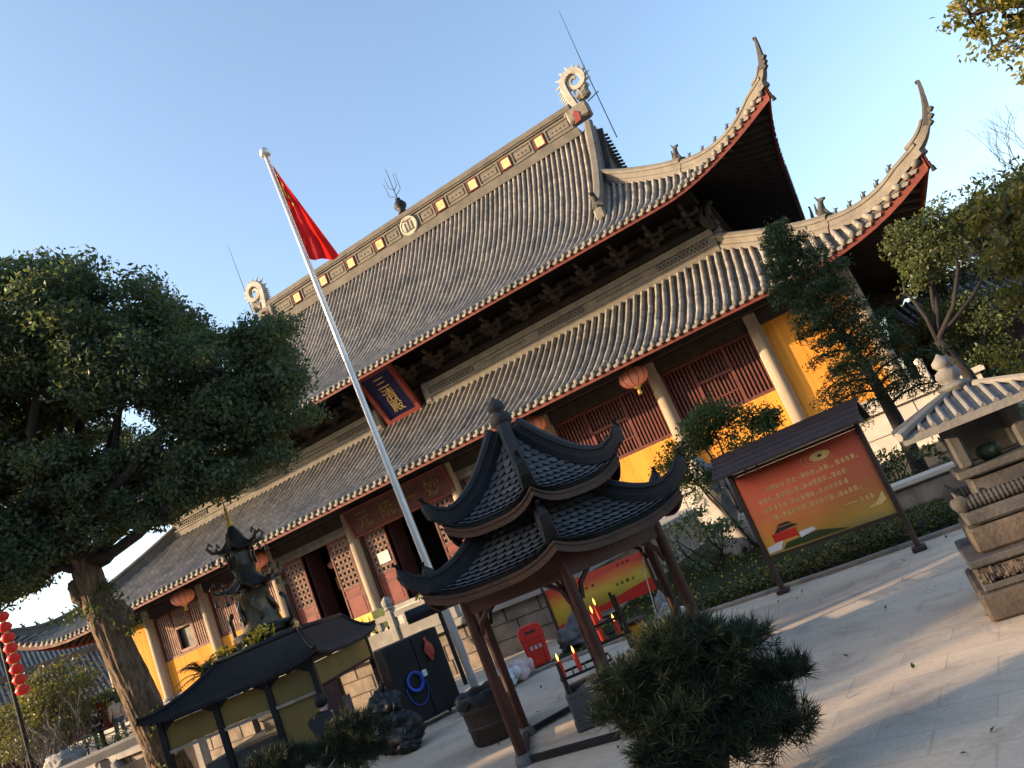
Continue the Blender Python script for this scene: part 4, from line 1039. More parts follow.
for z, a, b in ((.46, -.4, .1), (.62, -.06, .36), (.78, -.06, .36)):
    for t in np.linspace(0, 1, 5): m.bar(BC + cx_ * (a + (b - a) * t) - sx_ * .22 + V3(0, 0, z), BC + cx_ * (a + (b - a) * t) + sx_ * .22 + V3(0, 0, z), .014)
m.build('candle_rack', 'black_iron', cb)
def candle(u, v, z, h, label, r=.022):
    p = BC + cx_ * u + sx_ * v + V3(0, 0, z); t = wthing('red_candle', label, 'candle', tuple(p), 'red candles burning on the rack')
    m = MB(); m.lathe([(r * .8, 0), (r, .02), (r * 1.1, h), (r * .4, h + .005)], 10, tuple(p)); m.build('candle_stick', 'candle_red', t, smooth='auto')
    m = MB(); m.lathe([(.002, h + .005), (.010, h + .025), (.009, h + .045), (.001, h + .075)], 8, tuple(p)); m.build('candle_flame', 'flame', t, smooth=True)
candle(-.36, -.18, .47, .15, 'left of the two low red candles at the front edge of the rack')
candle(-.20, -.18, .47, .16, 'right of the two low red candles at the front edge of the rack')
candle(-.02, -.12, .79, .12, 'short red candle on the upper shelf left of the thick front post')
candle(.10, -.16, .63, .26, 'tall red candle seen just right of the thick front post', .026)
candle(.16, .05, .79, .14, 'highest red candle with the bright flame on the upper shelf')
candle(.26, -.16, .63, .12, 'small red candle at the right end of the rack')
# yellow and white boxes behind the pavilion
t = wthing('offering_box', 'small yellow box standing behind the candle rack', 'box', (17.65, -23.95, 0))
m = MB(); m.cbox((17.65, -23.85, .24), (.24, .22, .46), .02, .3); m.build('box_body', 'yellow_box', t); m = MB(); m.cbox((17.65, -23.85, .49), (.27, .25, .04), .015, .3); m.build('box_lid', 'sign_post', t)
t = wthing('storage_tub', 'white plastic tub beside the yellow box', 'tub', (17.98, -23.45, 0))
m = MB(); m.lathe([(.13, 0), (.17, .36), (.185, .37), (.185, .40), (.16, .40), (.155, .1)], 16, (17.98, -23.45, 0)); m.build('tub_body', 'white_plastic', t, smooth='auto'); m = MB(); m.tube([(17.98 - .18, -23.45, .37), (17.98, -23.5, .52), (17.98 + .18, -23.45, .37)], .008, 5); m.build('tub_handle', 'steel', t)
m = MB(); m.tube([hx(1, RP * .9, 1.45), V3(18.05, -23.9, 1.0), V3(17.85, -23.7, .05)], .008, 5); o = m.build('hanging_rope', 'rope'); tag(o, 'pale thin rope hanging down from the pavilion eave', 'rope'); put(o, (17.85, -23.7, 0))
# ------------------------------------------------------------------ boards
def letters(mb, o, ex, ey, ez, w, h, seed):
    """small block marks, as far as the writing can be made out"""
    rg = random.Random(seed)
    for k in range(rg.randint(3, 4)):
        y = -h / 2 + h * (k + .4) / 4; mb.prism([(-w * .45, y), (w * .45, y), (w * .45, y + h * .11), (-w * .45, y + h * .11)], o, ex, ey, ez * .002)
    for k in range(rg.randint(1, 3)):
        x = -w * .4 + w * .8 * rg.random(); mb.prism([(x, -h * .48), (x + w * .13, -h * .48), (x + w * .13, h * .48), (x, h * .48)], o, ex, ey, ez * .0024)
def poster_mat(name, stops, swirl=True):
    m, nt, b, tc = base(name)
    s = nt.nodes.new('ShaderNodeSeparateXYZ'); nt.links.new(tc.outputs['UV'], s.inputs[0])
    f = noise(nt, tc.outputs['UV'], 3, 5, .6); a = _n(nt, 'ShaderNodeMath', operation='MULTIPLY_ADD'); a.inputs[1].default_value = .28; nt.links.new(f, a.inputs[0]); nt.links.new(s.outputs[1], a.inputs[2])
    col = ramp(nt, a.outputs[0], stops); nt.links.new(col, b.inputs['Base Color']); b.inputs['Roughness'].default_value = .7; b.inputs['Specular IOR Level'].default_value = .15
poster_mat('poster_red', [(.13, (.55, .42, .16)), (.24, (.78, .44, .10)), (.42, (.72, .27, .08)), (.62, (.64, .16, .075)), (1.0, (.60, .115, .065))])
poster_mat('poster_yellow', [(.30, (.66, .42, .07)), (.62, (.66, .40, .06)), (.85, (.60, .16, .035)), (1.1, (.52, .06, .03))])
L0, L1 = V3(19.06, -22.26, 0), V3(20.70, -22.58, 0); bx = (L1 - L0) / np.linalg.norm(L1 - L0); bn = V3(bx[1], -bx[0], 0); W = np.linalg.norm(L1 - L0)
nb = wthing('notice_board', 'large red and gold notice board with a dark plank roof on two posts', 'notice board', tuple((L0 + L1) / 2))
for p in (L0, L1):
    m = MB(); m.bar(p, p + V3(0, 0, 1.62), .055, .055, tuple(bn)); po = m.build('post', 'sign_post', nb); m = MB(); m.cbox((p[0], p[1], .03), (.16, .16, .06), .015); m.build('post_foot', 'sign_post', po)
Z0, Z1 = .47, 1.51; c = (L0 + L1) / 2; U = lambda u, v, d=0.: c + bx * u + V3(0, 0, v) + bn * d
hw = W / 2 - .03
o = npmesh('board_panel', np.array([U(-hw, Z0, .015), U(hw, Z0, .015), U(hw, Z1, .015), U(-hw, Z1, .015), U(-hw, Z0, -.02), U(hw, Z0, -.02), U(hw, Z1, -.02), U(-hw, Z1, -.02)]), np.array([(0, 1, 2, 3), (5, 4, 7, 6), (4, 0, 3, 7), (1, 5, 6, 2), (3, 2, 6, 7), (4, 5, 1, 0)]), 'poster_red', nb, np.array([(0, 0), (1, 0), (1, 1), (0, 1)] * 2))
for z in (Z0 - .02, Z1 + .02): m = MB(); m.bar(U(-hw, z), U(hw, z), .05, .035); m.build('board_rail', 'sign_post', nb)
tx = MB(); h = .062; zl = [1.235, 1.115, 1.0, .885]
rows = [(.36, '****.**-***..**.. ****.'), (.20, '***..*****..*****..***'), (.22, '*****..*****..******'), (.30, '*..*****..*****..****.')]
rg = random.Random(3)
for (x0, pat), z in zip(rows, zl):
    x = -hw + x0; tx = MB()
    for ch in pat:
        if ch == '*': letters(tx, U(x, z, .0165), bx, V3(0, 0, 1), bn, .05, h, rg.randint(0, 9999)); x += .062
        elif ch == '-': tx.prism([(-.03, -.005), (.03, -.005), (.03, .005), (-.03, .005)], U(x, z, .0165), bx, V3(0, 0, 1), bn * .002); x += .062
        elif ch == '.': tx.prism([(-.008, -.028), (.008, -.028), (.004, -.01), (-.006, -.012)], U(x - .015, z, .0165), bx, V3(0, 0, 1), bn * .002); x += .025
        else: x += .03
    tx.build('lettering_line', 'gold_paint', nb)
x = .38; tx = MB()
tx.prism([(-.09, -.005), (.09, -.005), (.09, .005), (-.09, .005)], U(x, .745, .0165), bx, V3(0, 0, 1), bn * .002)
for k in range(3): letters(tx, U(x + .14 + k * .06, .745, .0165), bx, V3(0, 0, 1), bn, .048, .056, 77 + k)
for k in range(4): letters(tx, U(-hw + .30 + k * .055, .745, .0165), bx, V3(0, 0, 1), bn, .038, .042, 97 + k)
tx.build('lettering_line', 'gold_paint', nb)
em = MB()
def disc(mb, uc, vc, r0, r1, d, sq=.42, a0=0, a1=2 * pi, n=30):
    vs = []
    for i in range(n + 1):
        a = a0 + (a1 - a0) * i / n; vs += [U(uc + r0 * cos(a), vc + r0 * sq * sin(a), d), U(uc + r1 * cos(a), vc + r1 * sq * sin(a), d)]
    mb.add(vs, [(2 * i, 2 * i + 1, 2 * i + 3, 2 * i + 2) for i in range(n)])
disc(em, .30, 1.38, 0, .13, .018); disc(em, .30, 1.38, .18, .186, .018, .42, 1.6, 5.6); disc(em, .30, 1.38, .235, .24, .018, .42, 2.2, 4.9)
em.build('board_emblem', 'gold_paint', nb)
m = MB(); disc(m, .30, 1.38, 0, .03, .0195, .5); m.build('emblem_centre', 'board_brown', nb)
# plain red hall and pale steps pictured in the lower left corner
for nm_, mt, polys in (('picture_hall', 'bin_red', [[(-.66, .60), (-.34, .60), (-.34, .70), (-.66, .70)]]), ('picture_roof', 'sign_roof', [[(-.62, .70), (-.30, .72), (-.36, .755), (-.56, .755)], [(-.56, .765), (-.36, .765), (-.40, .795), (-.52, .795)]]), ('picture_steps', 'white_plastic', [[(-.78, .50), (-.62, .50), (-.55, .60), (-.78, .57)], [(-.33, .56), (-.12, .60), (-.14, .64), (-.33, .63)]]), ('picture_meadow', 'leaf_bush', [[(-.60, .49), (-.1, .49), (.25, .49), (-.1, .58), (-.52, .56)]]), ('picture_cliff', 'gold_paint', [[(.52, .62), (.66, .66), (.76, .76), (.77, .66), (.70, .62)]])):
    m = MB()
    for p in polys: m.prism(p, c + bn * .0165, bx, (0, 0, 1), bn * (.003 if nm_ != 'picture_meadow' else .0015))
    m.build(nm_, mt, nb)
rf = MB(); dr = bn
for s_ in (1, -1):
    for k in range(4):
        d0, d1 = k * .072, .09 + k * .072; z0, z1 = 1.80 - k * .052, 1.765 - k * .062
        a = [U(-W / 2 - .12, z0, s_ * d0), U(W / 2 + .12, z0, s_ * d0), U(W / 2 + .12, z1, s_ * d1), U(-W / 2 - .12, z1, s_ * d1)]
        rf.add([q + V3(0, 0, .012) for q in a] + [q - V3(0, 0, .016) for q in a], [(0, 1, 2, 3), (7, 6, 5, 4), (3, 2, 6, 7), (0, 4, 5, 1), (0, 3, 7, 4), (1, 5, 6, 2)] if s_ > 0 else [(3, 2, 1, 0), (4, 5, 6, 7), (7, 6, 2, 3), (1, 5, 4, 0), (4, 7, 3, 0), (2, 6, 5, 1)])
ro = rf.build('board_roof', 'sign_roof', nb)
m = MB(); m.bar(U(-W / 2 - .14, 1.815), U(W / 2 + .14, 1.815), .07, .05)
for s_ in (-1, 1): m.prism([(-.24, 1.56), (.24, 1.56), (0, 1.78)], c + bx * s_ * (W / 2 + .05) - bx * .01, bn, (0, 0, 1), bx * .02)
m.build('roof_ridge', 'sign_roof', ro)
# second board on the lawn
b0, b1 = V3(14.68, -19.45, 0), V3(16.42, -18.75, 0); bx = (b1 - b0) / np.linalg.norm(b1 - b0); bn = V3(bx[1], -bx[0], 0); W2 = np.linalg.norm(b1 - b0); c = (b0 + b1) / 2; hw = W2 / 2
bb2 = wthing('banner_board', 'red and yellow banner board on the lawn behind the pavilion posts', 'banner', tuple(c))
npmesh('banner_panel', np.array([U(-hw, .22, .01), U(hw, .22, .01), U(hw, .93, .01), U(-hw, .93, .01), U(-hw, .22, -.01), U(hw, .22, -.01), U(hw, .93, -.01), U(-hw, .93, -.01)]), np.array([(0, 1, 2, 3), (5, 4, 7, 6), (4, 0, 3, 7), (1, 5, 6, 2), (3, 2, 6, 7), (4, 5, 1, 0)]), 'poster_yellow', bb2, np.array([(0, 0), (1, 0), (1, 1), (0, 1)] * 2))
m = MB(); m.prism([(-hw, .222), (hw, .222), (hw, .46), (hw * .5, .40), (0, .33), (-hw * .5, .31), (-hw, .27)], c + bn * .0115, bx, (0, 0, 1), bn * .003); m.build('banner_stripe', 'bin_red', bb2)
m = MB()
for u0, du, z, n_, h_, sd_ in ((.32, .1, .56, 4, .06, 200), (-.45, .12, .70, 4, .05, 220), (.45, .1, .87, 3, .04, 230)):
    m = MB()
    for k in range(n_): letters(m, U(u0 + k * du, z, .012), bx, V3(0, 0, 1), bn, .055, h_, sd_ + k)
    m.build('lettering_line', 'board_brown', bb2)
for s_ in (-1, 1):
    m = MB(); p = c + bx * s_ * (hw + .02); m.bar(p, p + V3(0, 0, 1.0), .045, .045, tuple(bn)); m.build('post', 'sign_post', bb2)
# ------------------------------------------------------------------ cabinet, barrel, sacks, bin
q0, q1 = V3(13.86, -23.28, 0), V3(14.36, -22.60, 0); bx = (q1 - q0) / np.linalg.norm(q1 - q0); bn = V3(bx[1], -bx[0], 0); Wc = np.linalg.norm(q1 - q0); c = (q0 + q1) / 2; ac = atan2(bx[1], bx[0])
ec = wthing('equipment_cabinet', 'tall matt black metal cabinet on castors beside the flagpole', 'cabinet', tuple(c))
m = MB(); m.cbox(tuple(c - bn * .24 + V3(0, 0, .64)), (Wc, .46, 1.12), .012, ac); m.build('cabinet_body', 'black_metal', ec)
for s_, nm_ in ((-1, 'door'), (1, 'door')):
    m = MB(); m.cbox(tuple(c + bx * s_ * (Wc / 4) + bn * .0 + V3(0, 0, .64)), (Wc / 2 - .012, .02, 1.08), .006, ac); m.build('door', 'black_metal', ec)
for a in (-1, 1):
    for b in (.05, .42):
        p = c + bx * a * (Wc / 2 - .07) - bn * b; m = MB(); m.bar(p + V3(0, 0, .03) - bx * .012, p + V3(0, 0, .03) + bx * .012, .075, .075); m.tube([p + V3(0, 0, .04) - bx * .015, p + V3(0, 0, .04) + bx * .015], .04, 12); m.bar(p + V3(0, 0, .05), p + V3(0, 0, .09), .05); m.build('castor', 'black_metal', ec)
m = MB()
for k in range(6):
    r = .095 + .010 * (k % 3); pts = [c - bx * .14 + V3(0, 0, .62) + bn * (.02 + .010 * k) + bx * r * cos(a) + V3(0, 0, r * 1.15 * sin(a)) for a in np.linspace(0, 2 * pi, 22)]; m.tube(pts, .009, 6, cap=False)
m.tube([c - bx * .14 + bx * .15 * cos(a) * (1.0) + V3(0, 0, .52 + .22 * sin(a)) + bn * .03 for a in np.linspace(2.9, 6.6, 16)], .006, 5)
o = m.build('coiled_hose', 'hose_blue', None, smooth=True); tag(o, 'coiled bright blue hose hung on the black cabinet door', 'hose'); put(o, tuple(c - bx * .14 + V3(0, 0, .5)))
m = MB(); m.cbox(tuple(c + bx * .03 + bn * .025 + V3(0, 0, .67)), (.07, .03, .09), .01, ac); o = m.build('socket_box', 'white_plastic', ec)
m = MB(); m.blob(tuple(c + bx * .20 + bn * .05 + V3(0, 0, .93)), (.06, .05, .14), 18, 14, .14, 5); m.tube([c + bx * .20 + bn * .03 + V3(0, 0, 1.03), c + bx * .20 + bn * .02 + V3(0, 0, 1.12)], .02, 6); o = m.build('hanging_cloth', 'cloth_red', None, smooth=True); tag(o, 'faded red cloth bag hanging on the black cabinet door', 'cloth bag'); put(o, tuple(c + bx * .2 + V3(0, 0, .8)))
DC = (16.22, -25.0, 0)
dr_ = wthing('drum_bin', 'dark brown round waste drum lined with a black bag beside the red post', 'drum', DC)
m = MB(); m.lathe([(.255, 0), (.275, .03), (.28, .16), (.288, .17), (.288, .19), (.28, .20), (.29, .34), (.298, .35), (.298, .37), (.29, .38), (.295, .50), (.27, .50), (.25, .1)], 26, DC); m.build('drum_body', 'drum_brown', dr_, smooth='auto')
m = MB(); n = 36; vs = []
for r_, z_ in ((.24, .36), (.275, .5), (.30, .525), (.315, .50), (.325, .42)):
    for k in range(n): a = 2 * pi * k / n; j = 1 + .045 * sin(9 * a + z_ * 20) + .03 * sin(17 * a); vs.append((DC[0] + r_ * j * cos(a), DC[1] + r_ * j * sin(a), z_ + (.03 * sin(7 * a) - .02 * sin(13 * a) if z_ < .5 else .012 * sin(11 * a))))
m.add(vs, [(i * n + k, i * n + (k + 1) % n, (i + 1) * n + (k + 1) % n, (i + 1) * n + k) for i in range(4) for k in range(n)]); m.build('bag_liner', 'bag_black', dr_, smooth=True)
for nm_, ctr, r_, mt, sd_, lb in (('white_sack', (14.92, -22.33, .15), (.25, .18, .16), 'sack_white', 11, 'plump white sack lying on the ground behind the red post'), ('pink_sack', (15.02, -21.98, .14), (.20, .17, .16), 'sack_pink', 14, 'pinkish sack slumped next to the white one')):
    m = MB(); m.rock(ctr, r_, sd_, 40, 28, .26); m.blob((ctr[0] + r_[0] * .95, ctr[1] + .05, ctr[2] + .04), (.07, .06, .08), 9, 7, .2, sd_ + 1)
    for i, v in enumerate(m.v):
        if v[2] < .005: m.v[i] = (v[0], v[1], .005)
    o = m.build('sack', mt, None, smooth=True); tag(o, lb, 'sack'); put(o, (ctr[0], ctr[1], 0))
BN = V3(15.02, -21.2, 0); an = radians(30)
lb_ = wthing('litter_bin', 'bright red plastic litter bin with a hooded top', 'bin', tuple(BN))
ex, ey = V3(cos(an), sin(an), 0), V3(-sin(an), cos(an), 0)
def ringp(w_, d_, z, ch=.04): return [BN + ex * x + ey * y + V3(0, 0, z) for x, y in ((-w_ + ch, -d_), (w_ - ch, -d_), (w_, -d_ + ch), (w_, d_ - ch), (w_ - ch, d_), (-w_ + ch, d_), (-w_, d_ - ch), (-w_, -d_ + ch))]
m = MB(); R_ = [ringp(.145, .13, .03), ringp(.16, .145, .06), ringp(.185, .165, .42), ringp(.19, .17, .44)]
m.add(sum(R_, []), [(i * 8 + k, i * 8 + (k + 1) % 8, i * 8 + 8 + (k + 1) % 8, i * 8 + 8 + k) for i in range(3) for k in range(8)] + [tuple(range(7, -1, -1)), tuple(range(24, 32))]); m.build('bin_body', 'bin_red', lb_)
m = MB(); hp = [(-.195, .44), (.195, .44), (.195, .53), (.17, .60), (.10, .64), (-.10, .64), (-.17, .60), (-.195, .53)]
m.prism(hp, BN - ey * .175, ex, (0, 0, 1), ey * .35); m.build('bin_hood', 'bin_red', lb_)
m = MB(); m.prism([(-.09, .52), (.09, .52), (.09, .56), (-.09, .56)], BN - ey * .18, ex, (0, 0, 1), ey * .004); m.build('bin_opening', 'slot_dark', lb_)
m = MB()
for k in range(3): letters(m, BN - ey * .165 + ex * (-.07 + .07 * k) + V3(0, 0, .30), ex, V3(0, 0, 1), -ey, .05, .06, 300 + k)
m.build('bin_lettering', 'white_plastic', lb_)
m = MB()
for s_ in (-1, 1): m.prism([(-.02, .05), (.02, .05), (.025, .42), (-.025, .42)], BN - ey * .168 + ex * s_ * .13, ex, (0, 0, 1), -ey * .012)
m.build('bin_rib', 'bin_red', lb_)
# ------------------------------------------------------------------ incense shelter with black sheet roof
SO = V3(11.05, -22.35, 0); FC, LC = V3(12.36, -22.82, 0), V3(9.62, -23.92, 0)
sx1 = (FC - LC); SL = np.linalg.norm(sx1); sx1 /= SL; sy1 = V3(-sx1[1], sx1[0], 0); SDp = 3.6
sh = wthing('incense_shelter', 'low iron incense shelter with a sweeping black roof and olive panels', 'shelter', tuple((FC + LC) / 2 + sy1 * SDp / 2))
def sp(u, v, z): return LC + sx1 * u + sy1 * v + V3(0, 0, z)
def shelter_roof():
    m = MB(); n = 18; top = .86
    hu, hv = SL / 2, SDp / 2
    def pt(s_, t):
        """s_ runs round the eave 0..4 (sides), t 0 eave .. 1 ridge"""
        k = int(s_) % 4; f = s_ - int(s_)
        cs = [(0, 0), (SL, 0), (SL, SDp), (0, SDp)]; tp = [(1.15, .65), (SL - .30, .42), (SL - .40, SDp - .6), (1.15, SDp - .65)]
        a, b = cs[k], cs[(k + 1) % 4]; c_, d = tp[k], tp[(k + 1) % 4]
        u = (a[0] + (b[0] - a[0]) * f) * (1 - t) + (c_[0] + (d[0] - c_[0]) * f) * t; v = (a[1] + (b[1] - a[1]) * f) * (1 - t) + (c_[1] + (d[1] - c_[1]) * f) * t
        e = abs(2 * f - 1) ** 4; z = 1.44 + .50 * t ** 1.5 + .13 * e * (1 - t) ** 2
        return sp(u, v, z)
    ns = 4 * n; nt_ = 10
    V = [pt(4 * i / ns, j / nt_) for j in range(nt_ + 1) for i in range(ns)]
    F = [(j * ns + i, j * ns + (i + 1) % ns, (j + 1) * ns + (i + 1) % ns, (j + 1) * ns + i) for j in range(nt_) for i in range(ns)]
    m.add(V, F); m.add([q - V3(0, 0, .05) for q in V], [f[::-1] for f in F])
    o = (nt_ + 1) * ns; m.f += [(i, o + i, o + (i + 1) % ns, (i + 1) % ns) for i in range(ns)]
    m.f.append(tuple(nt_ * ns + int(n * k) for k in range(4)))
    ro = m.build('shelter_roof', 'black_iron', sh, smooth='auto')
    h = MB()
    for k in range(4): h.tube([pt(k + 1e-6, t) + V3(0, 0, .015) for t in np.linspace(0, 1, 9)], .035, 7)
    tq = [pt(k + 1e-6, 1) for k in range(4)]
    for k in range(4): h.tube([tq[k], tq[(k + 1) % 4]], .04, 8)
    h.build('roof_ridge', 'black_iron', ro, smooth=True)
    sc = MB()
    for i in range(4 * 60):
        p = pt(4 * i / 240 + 1e-5, 0); sc.lathe([(.012, -.07), (.016, -.05), (.014, -.02)], 6, tuple(p))
    sc.build('eave_beading', 'black_iron', ro, kind='stuff')
    fi = MB(); p = pt(1 + 1e-6, 1.); fi.lathe([(.03, -.05), (.045, 0), (.02, .05), (.035, .09), (.01, .14)], 8, tuple(p)); fi.build('ridge_knob', 'gold', ro, smooth=True)
shelter_roof()
ins = .22
us = [ins, ins + (SL - 2 * ins) * .36, ins + (SL - 2 * ins) * .70, SL - ins]
for vv in (ins, SDp - ins):
    for i, u in enumerate(us):
        m = MB(); m.bar(sp(u, vv, 0), sp(u, vv, 1.46), .09, .09, tuple(sy1)); m.build('post', 'black_iron', sh)
m = MB()
for vv in (ins, SDp - ins):
    m.bar(sp(ins, vv, 1.42), sp(SL - ins, vv, 1.42), .07, .10)
for u in (ins, SL - ins): m.bar(sp(u, ins, 1.42), sp(u, SDp - ins, 1.42), .07, .1)
for i in range(3):                                          # scalloped brackets under the eave
    for u, s_ in ((us[i], 1), (us[i + 1], -1)): m.prism([(0, 1.37), (.22 * s_, 1.37), (.14 * s_, 1.32), (.05 * s_, 1.26), (.03 * s_, 1.17), (0, 1.14)], sp(u, ins, 0) - sy1 * .02, sx1, (0, 0, 1), sy1 * .03)
m.build('shelter_beam', 'black_iron', sh)
for i in range(3):
    a, b = us[i] + .05, us[i + 1] - .05
    m = MB(); m.prism([(a, .98), (b, .98), (b, 1.36), (a, 1.36)], sp(0, ins, 0), sx1, (0, 0, 1), sy1 * .02); m.build('side_panel', 'olive_panel', sh)
    m = MB(); m.bar(sp(a, ins - .02, .95), sp(b, ins - .02, .95), .05, .05); m.build('panel_rail', 'column_stone', sh)
    if i == 2: m = MB(); m.prism([(a, .1), (b, .1), (b, .92), (a, .92)], sp(0, ins, 0), sx1, (0, 0, 1), sy1 * .02); m.build('side_panel', 'olive_panel', sh)
m = MB(); a, b = ins + .05, SDp - ins - .05; m.prism([(a, 1.02), (b, 1.02), (b, 1.36), (a, 1.36)], sp(SL - ins, 0, 0), sy1, (0, 0, 1), sx1 * .02); m.build('side_panel', 'olive_panel', sh)
m = MB(); m.bar(sp(SL - ins, a, .99), sp(SL - ins, b, .99), .04, .05); m.prism([(a, 0), (a + .75, 0), (a + .75, 1.0), (a, 1.0)], sp(SL - ins, 0, 0), sy1, (0, 0, 1), sx1 * .02); m.build('corner_panel', 'wall_dark_red', sh)
m = MB(); m.bb(0, 1, 0, 1, 0, 1); m.v = [tuple(sp(.55 + 1.7 * x, .55 + 2.4 * y, .0 + .55 * z)) for x, y, z in m.v]; m.build('burner_trough', 'concrete_dark', sh)
# stove pipe lying behind the shelter roof
m = MB(); p = V3(12.55, -20.6, 1.42); m.tube([p, p + V3(1.0, .55, .0)], .12, 16); m.tube([p + V3(1.0, .55, 0), p + V3(1.04, .57, .0)], .15, 16); m.tube([p + V3(.5, .27, -.1), p + V3(.5, .27, -1.42)], .04, 8); o = m.build('iron_cannon_pipe', 'black_iron', None, smooth='auto'); o.name = 'smoke_pipe'; tag(o, 'fat dark iron pipe sticking out behind the shelter roof', 'pipe'); put(o, (13.05, -20.3, 0))
# ------------------------------------------------------------------ bronze tower burner
TB = V3(10.35, -21.62, 0)
tb = wthing('tower_burner', 'tall tiered bronze incense tower with dragons and a golden spire', 'incense burner', tuple(TB))
m = MB(); m.lathe([(.75, 0), (.75, .25), (.62, .3), (.62, .75), (.70, .8), (.70, .92), (.5, .95)], 8, tuple(TB), pi / 8); m.build('pedestal', 'stone', tb)
m = MB(); m.lathe([(.30, 1.45), (.50, 1.62), (.60, 1.85), (.58, 2.05), (.64, 2.10), (.66, 2.2), (.60, 2.24), (.5, 2.25)], 24, tuple(TB)); m.build('cauldron', 'bronze', tb, smooth='auto')
for k in range(3):
    a = k * 2 * pi / 3 + .5; m = MB(); p = TB + V3(cos(a), sin(a), 0) * .42; m.tube([p + V3(0, 0, .92), p + V3(cos(a) * .04, sin(a) * .04, 1.2), p + V3(0, 0, 1.65)], [.09, .07, .13], 10); m.build('leg', 'bronze', tb, smooth=True)
for s_ in (-1, 1):
    m = MB(); m.tube([TB + V3(s_ * .60, 0, 2.1), TB + V3(s_ * .84, 0, 2.2), TB + V3(s_ * .86, 0, 2.55), TB + V3(s_ * .74, 0, 2.66)], .045, 8); m.build('handle', 'bronze', tb, smooth=True)
m = MB(); m.lathe([(.44, 2.25), (.40, 2.40), (.36, 2.55), (.35, 2.80), (.39, 2.88), (.36, 2.92)], 20, tuple(TB)); m.build('lower_drum', 'bronze_worn', tb, smooth='auto')
def tower_roof(z, R, h, r0):
    m = MB(); n = 48; V = []
    prof = [(1, 0, 1), (.82, .16, .55), (.6, .38, .2), (.42, .66, .05), (r0 / R, 1, 0)]
    for rr, hh, lf in prof:
        for k in range(n):
            a = 2 * pi * k / n; c8 = abs(cos(3 * a)) ** 6; V.append(TB + V3(cos(a), sin(a), 0) * R * rr * (.88 + .12 * c8 * lf) + V3(0, 0, z + h * hh + .09 * c8 * lf))
    m.add(V, [(i * n + k, i * n + (k + 1) % n, (i + 1) * n + (k + 1) % n, (i + 1) * n + k) for i in range(len(prof) - 1) for k in range(n)] + [tuple(range(n - 1, -1, -1)), tuple(range((len(prof) - 1) * n, len(prof) * n))])
    o = m.build('tower_roof', 'bronze', tb, smooth='auto')
    for k in range(6):
        a = k * pi / 3; d = V3(cos(a), sin(a), 0); p = TB + d * R * .95 + V3(0, 0, z + .08)
        g = MB(); g.tube([p, p + d * .14 + V3(0, 0, .02), p + d * .23 + V3(0, 0, .12), p + d * .16 + V3(0, 0, .20), p + d * .10 + V3(0, 0, .13)], [.035, .04, .035, .03, .02], 7); g.tube([p + d * .2 + V3(0, 0, .06), p + d * .2 - V3(0, 0, .12)], .006, 4); g.lathe([(.02, 0), (.045, -.08), (.05, -.1), (.01, -.1)][::-1], 8, tuple(p + d * .2 - V3(0, 0, .11))); g.build('roof_hook', 'bronze_worn', o, smooth=True)
    return o
tower_roof(2.95, .60, .42, .30)
for k in range(6):
    a = k * pi / 3 + .26; d = V3(cos(a), sin(a), 0); m = MB(); b = TB + d * .36
    m.tube([b + V3(0, 0, 2.35)] + [b + V3(cos(a + pi / 2), sin(a + pi / 2), 0) * .06 * sin(q * 9) + V3(0, 0, 2.35 + .62 * q) + d * .05 * sin(q * 6) for q in np.linspace(.1, 1, 9)] + [b + d * .14 + V3(0, 0, 2.98)], [.05] * 4 + [.045] * 5 + [.04, .03], 7); m.build('coiled_dragon', 'bronze_worn', tb, smooth=True)
m = MB(); m.lathe([(.27, 3.36), (.26, 3.62), (.30, 3.66)], 6, tuple(TB)); m.build('upper_drum', 'bronze', tb)
m = MB()
for k in range(6): a = k * pi / 3; d = V3(cos(a), sin(a), 0); m.tube([TB + d * .28 + V3(0, 0, 3.36), TB + d * .30 + V3(0, 0, 3.66)], .03, 7)
m.build('tower_pillar', 'bronze_worn', tb, smooth=True)
tower_roof(3.66, .42, .50, .05)
m = MB(); m.lathe([(.055, 4.12), (.09, 4.18), (.05, 4.22), (.08, 4.28), (.04, 4.32), (.065, 4.37), (.03, 4.41), (.045, 4.45), (.02, 4.5), (.004, 4.72)], 12, tuple(TB)); m.build('golden_spire', 'gold', tb, smooth=True)
tb.scale = (.82, .82, 1.)
# offering table with a yellow cloth on the terrace
t = wthing('offering_table', 'table under a bright yellow cloth on the terrace', 'table', (8.9, -17.2, 1.02))
m = MB(); m.cbox((8.9, -17.2, 1.78), (1.25, .6, .05), .02); n = 30; vs = []
for k in range(2 * n):
    f = k / (2 * n); per = f * 2 * (1.29 + .64)
    if per < 1.29: x, y = -.645 + per, -.32
    elif per < 1.93: x, y = .645, -.32 + per - 1.29
    elif per < 3.22: x, y = .645 - (per - 1.93), .32
    else: x, y = -.645, .32 - (per - 3.22)
    j = 1 + .03 * sin(k * 2.2); vs += [(8.9 + x, -17.2 + y, 1.80), (8.9 + x * j, -17.2 + y * (1 + .06 * sin(k * 2.2)), 1.35 + .01 * sin(k))]
m.add(vs, [(2 * k, 2 * k + 1, (2 * k + 3) % (4 * n), (2 * k + 2) % (4 * n)) for k in range(2 * n)]); m.build('table_cloth', 'yellow_cloth', t)
for a in (-.55, .55):
    for b in (-.25, .25): m = MB(); m.bar((8.9 + a, -17.2 + b, 1.02), (8.9 + a, -17.2 + b, 1.77), .06); m.build('leg', 'brown_wood', t)
